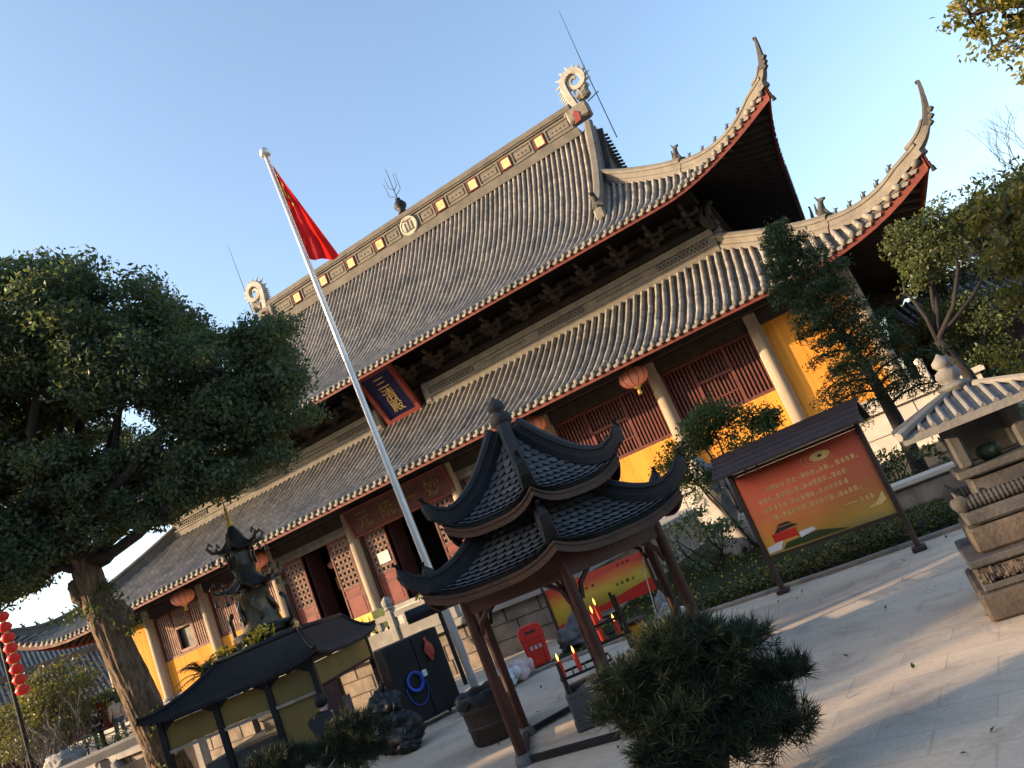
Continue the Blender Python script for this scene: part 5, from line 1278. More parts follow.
# ------------------------------------------------------------------ stone burner at the right
sc_ = wthing('stone_burner', 'grey stone incense burner with a ribbed roof slab and ball finial', 'stone burner', (21.75, -25.6, 0))
SCX, SCY = 21.54, -25.79
for i, (hw_, hd_, z0, z1, mt) in enumerate(((.55, .55, 0, .19, 'burner_brown'), (.50, .50, .19, .24, 'burner_dark'), (.475, .475, .24, .36, 'burner_brown'), (.52, .52, .36, .42, 'burner_dark'), (.42, .42, .42, .60, 'burner_brown'))):
    m = MB(); m.cbox((SCX, SCY, (z0 + z1) / 2), (hw_ * 2, hd_ * 2, z1 - z0 - .004), .02); m.build('base_step', mt, sc_)
m = MB(); rg = random.Random(8)
for k in range(46):
    f = -.45 + .9 * k / 45
    m.blob((SCX + f, SCY - .475, .30 + rg.uniform(-.02, .02)), (.026, .025, .04), 7, 5, .3, k)
    m.blob((SCX - .475, SCY + f, .30 + rg.uniform(-.02, .02)), (.025, .026, .04), 7, 5, .3, k + 99)
m.build('carved_frieze', 'burner_brown', sc_)
m = MB(); m.cbox((SCX, SCY, .66), (.80, .80, .10), .02); m.build('table_slab', 'burner_dark', sc_)
m = MB()
for yy in (SCY - .34, SCY + .34):
    m = MB(); m.tube([(SCX - .36, yy, .765), (SCX + .36, yy, .765)], .046, 12)
    for k in range(22): a = SCX - .33 + k * .0305; m.tube([(a, yy, .765), (a + .014, yy, .765)], .053, 10)
    for s_ in (-1, 1):
        p = (SCX + s_ * .37, yy, .775); m.blob(p, (.075, .055, .06), 12, 9, .12, 4); m.tube([(p[0], yy, .82), (p[0] + s_ * .02, yy, .87)], [.025, .006], 6)
    m.build('scroll_rail', 'burner_dark', sc_, smooth='auto')
m = MB(); m.cbox((SCX, SCY, .81), (.5, .5, .20), .02); m.cbox((SCX, SCY, .945), (.62, .62, .06), .015); m.build('chamber_floor', 'burner_dark', sc_)
m = MB()
for sx in (-1, 1):
    for sy in (-1, 1): m = MB(); m.cbox((SCX + sx * .21, SCY + sy * .21, 1.135), (.10, .10, .32), .02); m.build('chamber_pillar', 'burner_dark', sc_)
m = MB(); m.cbox((SCX, SCY + .21, 1.135), (.34, .05, .32), .01); m.build('chamber_back', 'burner_dark', sc_)
m = MB(); m.lathe([(.05, 0), (.075, .02), (.09, .06), (.075, .10), (.05, .11)], 16, (SCX - .03, SCY - .10, .976)); m.build('incense_bowl', 'green_bronze', sc_, smooth=True)
m = MB(); RW, RD = .52, .52
top = [(-.10, -.10), (.10, -.10), (.10, .10), (-.10, .10)]; eav = [(-RW, -RD), (RW, -RD), (RW, RD), (-RW, RD)]
vs = [(SCX + x, SCY + y, 1.50) for x, y in top] + [(SCX + x, SCY + y, 1.345) for x, y in eav] + [(SCX + x, SCY + y, 1.295) for x, y in eav]
m.add(vs, [(0, 1, 2, 3), (11, 10, 9, 8)] + [(4 + i, 4 + (i + 1) % 4, (i + 1) % 4, i) for i in range(4)] + [(8 + i, 8 + (i + 1) % 4, 4 + (i + 1) % 4, 4 + i) for i in range(4)]); ro = m.build('roof_slab', 'burner_stone', sc_)
m = MB()
for sgn, axx in ((-1, 0), (1, 0), (-1, 1), (1, 1)):
    n = 12
    for k in range(n):
        f = -1 + 2 * (k + .5) / n
        lim = max(0, (abs(f) * .5 - .1) / .42); d = .10 + .42 * lim; zt = 1.51 - .155 * lim
        a = V3(f * .5, sgn * .515, 1.36); tpt = V3(f * .5, sgn * d, zt)
        if axx: a = V3(a[1], a[0], a[2]); tpt = V3(tpt[1], tpt[0], tpt[2])
        if np.linalg.norm(tpt - a) > .06: m.tube([a + V3(SCX, SCY, 0), tpt + V3(SCX, SCY, 0)], .020, 8)
m.build('roof_rib', 'burner_stone', ro, smooth='auto')
m = MB()
for (x, y), (x2, y2) in zip(top, eav): m.tube([(SCX + x, SCY + y, 1.515), (SCX + x2 * 1.03, SCY + y2 * 1.03, 1.37)], [.03, .035], 8)
m.build('roof_hip', 'burner_stone', ro, smooth='auto')
m = MB(); m.lathe([(.10, 1.49), (.09, 1.53), (.115, 1.545), (.12, 1.565), (.07, 1.58), (.06, 1.59), (.08, 1.61), (.092, 1.645), (.08, 1.68), (.045, 1.70), (.055, 1.71), (.072, 1.735), (.068, 1.765), (.035, 1.79), (.02, 1.805), (.005, 1.82)], 20, (SCX - .02, SCY, 0)); m.build('finial', 'burner_stone', sc_, smooth=True)

rg = np.random.RandomState(77); P = np.stack([rg.uniform(15.5, 22.5, 90), rg.uniform(-28.5, -22.2, 90), np.full(90, .012)], 1); P = P[np.hypot(P[:, 0] - 17.8, P[:, 1] + 25.45) > .6]
V, Q = leaf_cards(P, .05, 78, 4., .55); o = npmesh('fallen_leaves', V, Q, 'cover_leaf'); tag(o, 'small dry leaves strewn over the paving', 'fallen leaves', kind='stuff')
# ------------------------------------------------------------------ trees and plants
# big camphor at the left
tr = [(7.35, -21.75, -.05), (7.45, -21.85, .5), (7.48, -21.95, 1.1), (7.56, -22.2, 2.4), (7.62, -22.45, 3.6), (7.70, -22.62, 4.6), (7.72, -22.80, 5.25)]
blobs = [(8.3, -23.2, 9.0, 1.6, 1.6, 1.0), (9.7, -22.7, 8.55, 1.4, 1.5, .95), (10.1, -22.3, 7.4, 1.3, 1.4, 1.0), (11.3, -21.7, 6.75, 1.05, 1.2, .85), (8.2, -23.1, 7.95, 1.2, 1.2, .7), (6.9, -23.2, 6.3, 1.2, 1.3, .9),
         (10.3, -21.7, 5.75, 1.0, 1.1, .55), (11.6, -21.3, 5.9, .9, 1.0, .6), (6.6, -23.1, 5.2, .9, 1.1, .55), (7.2, -23.3, 8.2, 1.5, 1.6, 1.1), (6.0, -23.8, 7.4, 1.6, 1.7, 1.2), (8.9, -22.4, 5.75, .8, .9, .35),
         (5.6, -20.6, 7.6, 1.6, 1.6, 1.0), (8.6, -20.8, 8.6, 1.6, 1.5, .8), (10.2, -20.6, 6.9, 1.4, 1.4, 1.0), (4.6, -22.6, 6.6, 1.5, 1.6, 1.0), (9.2, -22.6, 9.5, .8, .8, .5), (12.15, -21.2, 6.9, .55, .7, .55), (9.2, -22.8, 5.55, .6, .7, .4), (8.5, -23.2, 6.1, .6, .7, .5), (10.35, -22.3, 5.3, .6, .7, .4), (9.6, -22.5, 5.05, .45, .5, .3), (11.35, -21.8, 5.0, .55, .6, .38), (10.6, -22.05, 4.85, .4, .45, .28), (7.3, -23.5, 5.1, .6, .6, .4), (6.6, -23.6, 4.7, .6, .6, .4), (7.6, -23.6, 9.6, 1.1, 1.1, .8), (6.9, -23.5, 4.75, .75, .7, .4), (8.6, -23.0, 5.0, .5, .5, .28), (10.0, -22.4, 4.75, .5, .5, .28), (7.6, -23.3, 4.7, .5, .5, .25)]
cm = tree('camphor_tree', 'large spreading dark leafed tree with a stout leaning sunlit trunk', 'tree', (7.35, -21.75, 0), tr, [.37, .32, .29, .265, .25, .22, .2], blobs, 'leaf_camphor', 'bark', leaf=.105, per=330, sub=1.25, sig=.19, shell=.68, seed=21, twigs=.35, rough_trunk=18)
# swollen knot and sprouts of fresh leaves on the trunk
m = MB(); m.rock((7.42, -22.60, 4.1), (.24, .22, .26), 2, 24, 18, .3); m.rock((7.75, -22.3, 3.4), (.27, .27, .35), 9, 24, 18, .3); m.build('trunk_knot', 'bark', cm, smooth=True)
P, C = clump_points([(8.0, -22.55, 3.75, .34, .3, .36), (8.15, -22.4, 3.1, .22, .2, .22), (7.3, -22.75, 3.75, .2, .2, .16), (7.9, -22.2, 1.5, .22, .2, .16), (7.75, -22.1, .75, .22, .2, .2)], 5, 3.2, .09, 26, .4)
V, Q = leaf_cards(P, .09, 8, .6, .5); npmesh('sprout_leaves', V, Q, 'leaf_bush', cm, kind='stuff')
# slender conifer before the yellow end bay
def conifer(name, label, base_, top, seed):
    t = wthing(name, label, 'tree', base_); b, tp = np.array(base_, float), np.array(top, float); mb = MB(); H = tp[2]
    axis = lambda f: b + (tp - b) * f + V3(.12 * sin(f * 5), .08 * sin(f * 7), 0)
    mb.tube([axis(f) for f in np.linspace(0, 1, 10)], list(np.linspace(.17, .02, 10)), 10, jit=.08, seed=seed); mb.build('trunk', 'bark_dark', t, smooth=True)
    rg = np.random.RandomState(seed); br = MB(); P = []
    for i in range(64):
        f = .26 + .72 * (i / 63) ** .9; a = i * 2.4 + rg.uniform(-.4, .4); R_ = (1.72 * (1 - f) ** .72 + .22) * rg.uniform(.6, 1.12); p0 = axis(f); d = V3(cos(a), sin(a), 0)
        if f < .44 and rg.rand() < .35: R_ *= .75
        tipz = .30 * R_ - .42 * R_ * R_ * (1 - f)
        pts = [p0 + d * R_ * q + V3(0, 0, .55 * R_ * q - (.55 * R_ - tipz) * q * q) for q in np.linspace(0, 1, 6)]
        br.tube(pts, list(np.linspace(.035, .008, 6)), 5, jit=.1, seed=i)
        for q in np.linspace(.28, 1.05, int(7 + 9 * R_)):
            c = p0 + d * R_ * q + V3(0, 0, .55 * R_ * q - (.55 * R_ - tipz) * q * q); sdv = V3(-d[1], d[0], 0); wd = .34 * R_ * (1.15 - q) + .10
            k = int(20 + 25 * rg.rand() * (1.0 if f > .42 else .5)); o = rg.normal(size=(k, 3)) * np.array([.07, .07, .075]); s_ = rg.uniform(-1, 1, k)[:, None] * wd
            P.append(c + sdv * s_ + o + np.abs(s_) * V3(0, 0, -.25))
    br.build('branch', 'bark_dark', t, smooth=True); P = np.concatenate(P)
    V, Q = leaf_cards(P, .105, seed, .2, .24, .25); npmesh('crown', V, Q, 'leaf_cypress', t); return t
conifer('conifer_tree', 'slender dark conifer with a bare lower trunk before the yellow end wall', (21.2, -13.9, 0), (20.9, -14.6, 6.15), 31)
# loose bush tree between pavilion and notice board
t = wthing('garden_tree', 'loose leafed small tree with thin forked stems left of the notice board', 'tree', (18.0, -16.4, 0))
st = MB(); b = V3(18.0, -16.4, 0); ends = [(17.3, -16.7, 2.3), (18.1, -16.6, 2.75), (18.9, -16.3, 2.4), (17.7, -16.2, 2.55), (18.6, -16.9, 2.0), (17.35, -16.9, 1.75)]
for i, e in enumerate(ends): limb(st, b + V3(.05 * cos(i), .05 * sin(i), 0), e, .045, .012, 40 + i, 7, .07)
st.build('trunk', 'bark_dark', t, smooth=True)
bl_ = [(x, y, z, .48, .48, .30) for x, y, z in ends] + [(18.35, -16.5, 2.7, .55, .5, .26), (17.1, -16.8, 2.05, .35, .35, .3), (19.15, -16.2, 2.2, .32, .3, .25)]
P, C = clump_points(bl_, 44, 3.6, .12, 85, .4); tw = MB(); rg = random.Random(4)
for q in C:
    if rg.random() < .6: bq = min(ends, key=lambda u: np.linalg.norm(np.array(u) - q)); limb(tw, bq, q, .010, .004, int(q[0] * 77) % 999, 4, .1, 4)
tw.build('branch', 'bark_dark', t); V, Q = leaf_cards(P, .085, 45, .4, .42, .1); npmesh('crown', V, Q, 'leaf_bush', t)
# foreground pine pads
def pine(name, label, base_, pads, seed, group=None, trunk_top=None, nl=.105, dens=1.):
    t = wthing(name, label, 'pine shrub', base_, group); rg = np.random.RandomState(seed); st = MB(); b = np.array(base_, float); top = np.array(trunk_top if trunk_top is not None else pads[0][:3], float)
    tp = limb(st, b, top, .055, .03, seed, 9, .10, 8); st.build('trunk', 'bark', t, smooth=True); br = MB(); V = []; Q = []
    for i, (x, y, z, rx, ry, rz) in enumerate(pads):
        c = V3(x, y, z); s0 = min(tp[3:], key=lambda q: np.linalg.norm(q - c)); limb(br, s0, c, .022, .010, seed + i, 6, .12)
        k = max(20, int(dens * 900 * (rx * ry + rx * rz)))
        d = rg.normal(size=(k, 3)); d /= np.linalg.norm(d, axis=1)[:, None]; d[:, 2] = np.where(rg.rand(k) < .75, np.abs(d[:, 2]), d[:, 2]); pc = c + d * np.array([rx, ry, rz]) * (.55 + .45 * rg.rand(k)[:, None])
        for q, dd in zip(pc, d):
            if rg.rand() < .35: br.tube([c + (q - c) * .2, c + (q - c) * .6 + V3(0, 0, -.01), q], [.007, .005, .004], 4)
            ax = dd * .8 + V3(0, 0, .55) + rg.normal(size=3) * .25; ax /= np.linalg.norm(ax); n = 34
            nd = ax * rg.uniform(.25, 1.1, n)[:, None] + rg.normal(size=(n, 3)) * .55; nd /= np.linalg.norm(nd, axis=1)[:, None]
            sd = np.cross(nd, rg.normal(size=(n, 3))); sd /= np.linalg.norm(sd, axis=1)[:, None] + 1e-9; L = nl * rg.uniform(.7, 1.2, n)[:, None]; st_ = q + nd * .008 + ax * rg.uniform(-.03, .05, n)[:, None]
            V.append(np.stack([st_ - sd * .0028, st_ + sd * .0028, st_ + nd * L], 1).reshape(-1, 3))
    br.build('branch', 'bark_dark', t); V = np.concatenate(V); npmesh('needles', V, np.arange(len(V)).reshape(-1, 3), 'needle', t); return t
pine('pine_shrub', 'dense dark green pine shrub in the foreground before the pavilion', (19.5, -28.3, 0), [(19.538, -28.158, 0.787, 0.232, 0.232, 0.124), (19.347, -28.241, 0.687, 0.216, 0.216, 0.116), (19.729, -28.075, 0.687, 0.216, 0.216, 0.116), (19.148, -28.3, 0.77, 0.158, 0.166, 0.075), (19.098, -28.324, 0.621, 0.166, 0.166, 0.083), (19.862, -27.968, 0.455, 0.183, 0.199, 0.108), (19.621, -28.117, 0.521, 0.249, 0.232, 0.124), (19.289, -28.366, 0.372, 0.224, 0.224, 0.116), (19.538, -28.283, 0.272, 0.266, 0.249, 0.124), (19.787, -28.117, 0.255, 0.199, 0.199, 0.1), (19.206, -28.2, 0.504, 0.199, 0.199, 0.1), (19.455, -28.2, 0.87, 0.166, 0.166, 0.083), (19.414, -28.324, 0.521, 0.232, 0.216, 0.116), (19.704, -28.2, 0.355, 0.232, 0.216, 0.116), (19.248, -28.324, 0.206, 0.216, 0.216, 0.108)], 51, None, (19.5, -28.2, .75), .085, 1.9)
pine('pine_shrub', 'low dark pine at the bottom edge in front of the incense shelter', (14.55, -26.2, 0), [(14.40, -26.25, .66, .30, .3, .14), (14.65, -26.1, .55, .28, .3, .14), (14.2, -26.3, .48, .26, .3, .14), (14.5, -26.3, .35, .32, .3, .15)], 61, None, (14.5, -26.2, .7), .10, .9)
pine('pine_shrub', 'dark pine between the incense shelter and the black bin bags', (15.2, -25.9, 0), [(15.15, -25.9, .70, .26, .26, .13), (15.3, -25.85, .55, .26, .26, .14), (14.95, -26.0, .52, .24, .26, .14), (15.2, -25.9, .36, .30, .3, .14)], 71, None, (15.15, -25.9, .72), .10, .9)
# shrubs behind the shelter around the bronze tower
def bush(name, label, c, r, leafm, leaf, seed, cat='shrub', dens=3., sig=.09, per=40, group=None, asp=.5):
    t = wthing(name, label, cat, (c[0], c[1], max(0, c[2] - r[2] - .25)), group); mb = MB()
    for k in range(5): limb(mb, (c[0] + .05 * k - .1, c[1], max(0, c[2] - r[2] - .25)), (c[0] + r[0] * .7 * cos(k * 1.3), c[1] + r[1] * .7 * sin(k * 1.3), c[2] + r[2] * .3), .025, .008, seed + k, 5)
    mb.build('stem', 'bark_dark', t); P, C = clump_points([(*c, *r)], seed, dens, sig, per, .35); V, Q = leaf_cards(P, leaf, seed, .4, asp); npmesh('leaves', V, Q, leafm, t); return t
bush('golden_shrub', 'bright yellow leafed shrub beside the bronze tower', (10.75, -22.1, 2.05), (.30, .3, .24), 'leaf_gold', .11, 81, sig=.07, per=20, dens=4)
bush('variegated_shrub', 'pale green shrub at the left foot of the bronze tower', (9.75, -22.0, 2.0), (.45, .4, .22), 'leaf_yellow', .12, 82, sig=.09, per=26)
bush('low_shrub', 'green shrub between the shelter roof and the bronze tower', (10.25, -22.2, 1.9), (.4, .35, .18), 'leaf_bush', .10, 83, per=26)
bush('terrace_shrub', 'sunlit green shrub by the balustrade under the open doors', (11.9, -18.0, 1.75), (.55, .4, .32), 'leaf_yellow', .10, 84, per=46)
bush('terrace_bush', 'dark green bush standing beside the pavilion eave in front of the doors', (13.3, -17.8, 2.3), (.42, .35, .42), 'leaf_bush', .10, 85, per=46)
bush('clipped_bonsai', 'bright green cloud clipped shrub by the walking people', (-8.6, -10.4, 2.75), (.95, .7, .5), 'leaf_bush', .14, 86, per=60, dens=1.6, sig=.2)
def fan_plant(name, label, c, n, L, seed, m='palm_leaf'):
    t = wthing(name, label, 'cycad', c); rg = random.Random(seed); mb = MB(); fr = MB()
    mb.lathe([(.12, 0), (.14, .2), (.10, .4)], 10, c); mb.build('trunk', 'bark_dark', t)
    for i in range(n):
        a = 2 * pi * i / n + rg.uniform(-.2, .2); up = rg.uniform(.25, 1.1); d = V3(cos(a), sin(a), 0); l = L * rg.uniform(.8, 1.1); pts = [np.array(c, float) + V3(0, 0, .4) + d * l * cos(up) * q + V3(0, 0, l * sin(up) * q - .55 * l * q * q) for q in np.linspace(0, 1, 9)]
        fr.tube(pts, list(np.linspace(.014, .004, 9)), 4)
        for j in range(1, 9):
            for k in (0., .5):
                p = pts[j - 1] + (pts[j] - pts[j - 1]) * (k + .5); tt = pts[j] - pts[j - 1]; tt /= np.linalg.norm(tt); sd = np.cross(tt, V3(0, 0, 1)); sd /= np.linalg.norm(sd) + 1e-9; w_ = .32 * l * sin(pi * (.12 + .8 * j / 9)) * .5
                for s_ in (-1, 1): e = p + sd * s_ * w_ + tt * w_ * .6 - V3(0, 0, w_ * .2); fr.add([p - tt * .012, p + tt * .012, e], [(0, 1, 2)])
    fr.build('frond', m, t, kind='stuff'); return t
fan_plant('cycad_plant', 'dark feathery cycad fronds left of the bronze tower', (9.35, -22.2, 1.45), 22, .8, 91)
fan_plant('cycad_plant', 'shaded cycad at the lower left beside the red lantern pole', (.2, -17.6, .6), 26, 1.9, 92)
# left background: pale tree, scrub and rocks
tree('pale_tree', 'hazy yellow green tree under the lower left eave', 'tree', (-8.5, -13.0, 0), [(-8.5, -13, 0), (-8.6, -13, 1.6), (-8.5, -13.1, 2.8)], [.14, .11, .08], [(-9.6, -12.8, 3.1, 1.7, 1.5, 1.0), (-8.0, -13.2, 3.7, 1.3, 1.3, .8), (-8.4, -13.3, 2.6, 1.5, 1.3, .8), (-10.8, -12.6, 2.5, 1.3, 1.2, .8)], 'leaf_pale', 'bark_dark', leaf=.16, per=60, sub=1.3, sig=.26, seed=101)
t = wthing('bare_shrub', 'leafless pale twiggy shrub at the lower left edge', 'shrub', (-2.6, -17.4, 0)); mb = MB(); rg = random.Random(6)
for i in range(40):
    a = rg.uniform(0, 6.28); e = V3(-2.6 + 1.5 * cos(a) * rg.random(), -17.4 + 1.5 * sin(a) * rg.random(), rg.uniform(1.6, 3.1)); pts = limb(mb, (-2.6 + .2 * cos(a), -17.4 + .2 * sin(a), 0), e, .03, .008, i, 5, .1)
    for k in range(3): limb(mb, pts[3], e + V3(rg.uniform(-.5, .5), rg.uniform(-.5, .5), rg.uniform(-.1, .5)), .01, .004, i * 7 + k, 4, .1, 4)
mb.build('twigs', 'bark_grey', t)
for i, (c, r, lb) in enumerate((((-.9, -18.3, .75), (.75, .6, .8), 'sunlit craggy rock at the bottom left corner'), ((1.4, -18.6, .4), (.6, .5, .5), 'low orange lit rock beside the stone ramp'), ((-3.2, -16.9, .5), (.7, .6, .6), 'craggy rock half hidden by bare twigs at the left edge'))):
    m = MB(); m.rock(c, r, 120 + i); o = m.build('garden_rock', 'rock', None, smooth=True); tag(o, lb, 'rock'); put(o, (c[0], c[1], 0))
for i, (c, r, lb) in enumerate((((17.6, -16.0, .75), (.40, .35, .85), 'pale upright scholar rock under the small garden tree'), ((18.4, -17.4, .5), (.34, .28, .5), 'pale rock beside the left post of the notice board'), ((15.6, -20.8, .2), (.32, .3, .30), 'dark craggy rock beside the red litter bin'), ((17.0, -20.6, .12), (.10, .09, .22), 'small white upright stone on the dark lawn'), ((17.2, -14.9, .9), (.5, .4, 1.1), 'tall grey garden rock behind the pavilion horn'))):
    m = MB(); m.rock(c, r, 140 + i); o = m.build('garden_rock', 'rock' if i != 2 else 'stone_dark', None, smooth=True); tag(o, lb, 'rock'); put(o, (c[0], c[1], 0))
# grass and ground cover
rg = np.random.RandomState(12)
def scatter(n, x0, x1, y0, y1, f): 
    P = np.stack([rg.uniform(x0, x1, n), rg.uniform(y0, y1, n), np.zeros(n)], 1); return P[f(P)]
P = scatter(60000, 15.4, 24., -21.85, -14., lambda P: P[:, 1] > -21.4 - .10 * (P[:, 0] - 15.4).clip(0, 4.5) + .05)
n = len(P); a = rg.uniform(0, 6.28, n); h = rg.uniform(.03, .085, n); d = np.stack([np.cos(a), np.sin(a), np.zeros(n)], 1) * .007; tip = P + np.stack([rg.normal(0, .025, n), rg.normal(0, .025, n), h], 1) + V3(0, 0, .02)
V = np.stack([P - d + V3(0, 0, .015), P + d + V3(0, 0, .015), tip], 1).reshape(-1, 3); o = npmesh('lawn_grass', V, np.arange(len(V)).reshape(-1, 3), 'grass_blade'); tag(o, 'dark short lawn grass in the planted bed', 'grass', kind='stuff')
P = scatter(26000, 16.6, 23.6, -21.9, -20.1, lambda P: (P[:, 1] > -21.62 - .075 * (P[:, 0] - 16.6).clip(0, 3.2)) & (P[:, 1] < -21.2 + .22 * (P[:, 0] - 16.6).clip(0, 4.5)))
P[:, 2] = .03 + rg.rand(len(P)) ** 1.5 * .16 * np.clip((P[:, 0] - 16.4) / 2, .2, 1); V, Q = leaf_cards(P, .055, 15, .8, .55); o = npmesh('ground_cover', V, Q, 'cover_leaf'); tag(o, 'dark leafy ground cover along the kerb under the notice board', 'ground cover', kind='stuff')
P = scatter(700, 15.4, 23., -21.7, -16., lambda P: P[:, 0] > 0); P[:, 2] = .07; V, Q = leaf_cards(P, .06, 17, 2., .6); o = npmesh('fallen_leaves', V, Q, 'leaf_gold'); tag(o, 'yellow fallen leaves lying on the lawn and bed', 'fallen leaves', kind='stuff')
# hedges behind the notice board
for i, (c, r, lb) in enumerate((((22.2, -18.0, .55), (.9, .5, .5), 'green leafy shrub mass right of the conifer trunk'), ((20.6, -17.2, .5), (.7, .5, .5), 'bright green shrub behind the right post of the notice board'), ((17.3, -17.9, .7), (.75, .6, .6), 'rounded dark shrub behind the pavilion posts'), ((22.9, -19.6, .35), (.5, .4, .32), 'low dark shrub beside the stone burner chamber'), ((23.6, -15.0, 1.2), (.6, .6, .7), 'big round clipped bush behind the stone burner roof'))):
    bush('garden_shrub', lb, c, r, ['leaf_bush', 'leaf_bush', 'leaf_camphor', 'leaf_bush', 'leaf_yellow'][i], .10, 160 + i, per=40, dens=2.4, sig=.12)
# right background trees
tree('evergreen_tree', 'dark evergreen with forked stems coloured as shaded beside the lower eave corner', 'tree', (23.5, -8.6, 0), [(23.5, -8.6, 0), (23.4, -8.6, 1.6), (23.15, -8.7, 2.7)], [.18, .14, .11], [(23.9, -8.2, 5.5, .9, .9, .6), (24.9, -7.8, 5.7, 1.0, 1.0, .65), (24.2, -8.2, 4.7, .8, .9, .45), (25.6, -7.4, 5.1, 1.0, 1.0, .7), (23.3, -8.5, 4.6, .5, .6, .4)], 'leaf_mid', 'bark_shaded', leaf=.13, per=70, sub=1.5, sig=.19, seed=171)
tree('evergreen_tree', 'tall yellow green tree on the right beyond the temple corner', 'tree', (26.8, -6.2, 0), [(26.8, -6.2, 0), (26.7, -6.3, 2.6), (26.6, -6.4, 4.0)], [.2, .17, .13], [(26.6, -6.6, 5.0, 1.1, 1.1, .8), (27.4, -6.4, 4.9, 1.2, 1.2, .8), (25.7, -6.8, 5.2, .8, .8, .55)], 'leaf_right', 'bark_dark', leaf=.17, per=55, sub=1.3, sig=.22, seed=181)
tree('evergreen_tree', 'drooping leafy tree at the right picture edge above the stone burner', 'tree', (25.0, -14.6, 0), [(25.2, -14.6, 0), (25.1, -14.7, 1.8), (24.9, -14.9, 2.9)], [.15, .12, .09], [(24.75, -15.1, 4.35, .75, .7, .55), (24.35, -15.3, 3.5, .65, .6, .5), (24.9, -14.9, 3.0, .6, .6, .6), (24.2, -15.2, 2.5, .45, .45, .4), (25.5, -14.8, 4.2, .7, .7, .7)], 'leaf_right', 'bark_dark', leaf=.14, per=60, sub=1.6, sig=.15, seed=191, droop=.5)
tree('evergreen_tree', 'dense dark tree mass far right behind the side hall', 'tree', (29.5, 9., 0), [(29.5, 9, 0), (29.5, 9, 3.5), (29.4, 9, 6.)], [.35, .28, .2], [(28.4, 9.0, 7.3, 1.9, 1.9, 1.3), (30.6, 9, 7.6, 2.0, 2.0, 1.4), (29.3, 8.6, 6.2, 2.2, 2.0, 1.3), (31.8, 9., 6.6, 1.9, 1.9, 1.4)], 'leaf_mid', 'bark_dark', leaf=.26, per=60, sub=.55, sig=.45, seed=201)
tree('evergreen_tree', 'low dark tree between the temple platform and the side hall', 'tree', (25.6, 1.5, 0), [(25.6, 1.5, 0), (25.6, 1.6, 1.2), (25.5, 1.7, 2.2)], [.18, .15, .11], [(25.0, 1.6, 2.6, 1.1, 1.1, .9), (25.9, 1.4, 3.4, 1.0, 1.0, .9), (24.8, 1.8, 4.2, .8, .8, .8), (25.2, 1.4, 1.5, 1.1, 1., .8)], 'leaf_mid', 'bark_dark', leaf=.16, per=70, sub=1.2, sig=.24, seed=205)
tree('overhanging_tree', 'yellow green leafy bough hanging into the top right corner', 'tree', (26.6, -20.2, 0), [(26.6, -20.2, 0), (26.4, -20.5, 2.4), (26.0, -20.9, 4.6)], [.22, .19, .14], [(24.45, -21.95, 5.25, .55, .5, .42), (24.1, -22.15, 5.15, .40, .36, .28), (24.25, -22.0, 4.75, .42, .36, .24), (24.75, -21.8, 4.6, .45, .4, .32), (24.95, -21.6, 5.5, .6, .6, .5), (24.3, -22.1, 5.65, .4, .4, .3), (23.85, -22.25, 4.85, .26, .26, .2), (24.3, -22.0, 4.5, .3, .3, .16), (23.8, -22.3, 5.3, .3, .3, .25)], 'leaf_yellow', 'bark_dark', leaf=.085, per=42, sub=3.4, sig=.085, seed=211)
# bare tree
t = wthing('bare_tree', 'leafless grey tree with fine twigs against the sky at the right', 'tree', (25.6, -13.4, 0)); mb = MB()
rg2 = random.Random(9)
def grow(p, d, L, r, k):
    e = p + d * L; mb.tube([p, (p + e) / 2 + V3(rg2.uniform(-.05, .05), rg2.uniform(-.05, .05), 0) * L, e], [r, r * .8, r * .62], 5 if k > 2 else 4)
    if k == 0: return
    for q in range(2 if k > 3 else 3):
        nd = d + V3(rg2.uniform(-.62, .62), rg2.uniform(-.62, .62), rg2.uniform(-.1, .42)); nd /= np.linalg.norm(nd); grow(e if q else p + d * L * .72, nd, L * rg2.uniform(.62, .8), r * .60, k - 1)
grow(V3(25.5, -13.6, 0), V3(-.10, -.05, 1), 1.95, .055, 6)
mb.build('branch', 'bark_grey', t)
tree('evergreen_tree', 'dark leafy tree filling the gap between temple corner and side hall', 'tree', (26.4, 9.5, 0), [(26.4, 9.5, 0), (26.4, 9.5, 2.), (26.5, 9.6, 3.4)], [.26, .2, .15], [(25.6, 9.3, 4.2, 1.4, 1.4, 1.1), (27.0, 9.6, 7.6, 1.6, 1.4, 1.0), (26.2, 9.4, 6.6, 1.5, 1.4, 1.2), (25.6, 9.6, 2.8, 1.2, 1.2, .9)], 'leaf_mid', 'bark_dark', leaf=.2, per=70, sub=.9, sig=.3, seed=215)
# unseen trees added left of the viewer to shade the court and leave sun streaks
src = None
for i, (x, y, r_, h, lb) in enumerate(((3.6, -27.4, 2.1, 8.6, 'full leafed tree added out of view to shade the court'), (2.6, -30.7, 1.42, 8.8, 'second tree added out of view to shade the court'), (3.0, -33.5, 1.15, 8.6, 'narrow tree added out of view to shade the court'), (2.0, -38.3, 1.7, 8.8, 'last tree added out of view, its edge shaping a sun streak'))):
    bl_ = [(x, y, h * .30, r_ * .95, r_ * .95, h * .20), (x + .2, y, h * .55, r_, r_, h * .22), (x - .1, y + .1, h * .78, r_ * .95, r_ * .95, h * .22)]
    q = tree('added_shade_tree', lb, 'tree', (x, y, 0), [(x, y, 0), (x + .1, y, h * .25), (x, y + .1, h * .5)], [.24, .2, .15], bl_, 'leaf_mid', 'bark', leaf=.24, per=(110, 110, 90, 60)[i], sub=.9, sig=.30, shell=.15, seed=230 + i, twigs=.05)
    src = src or q
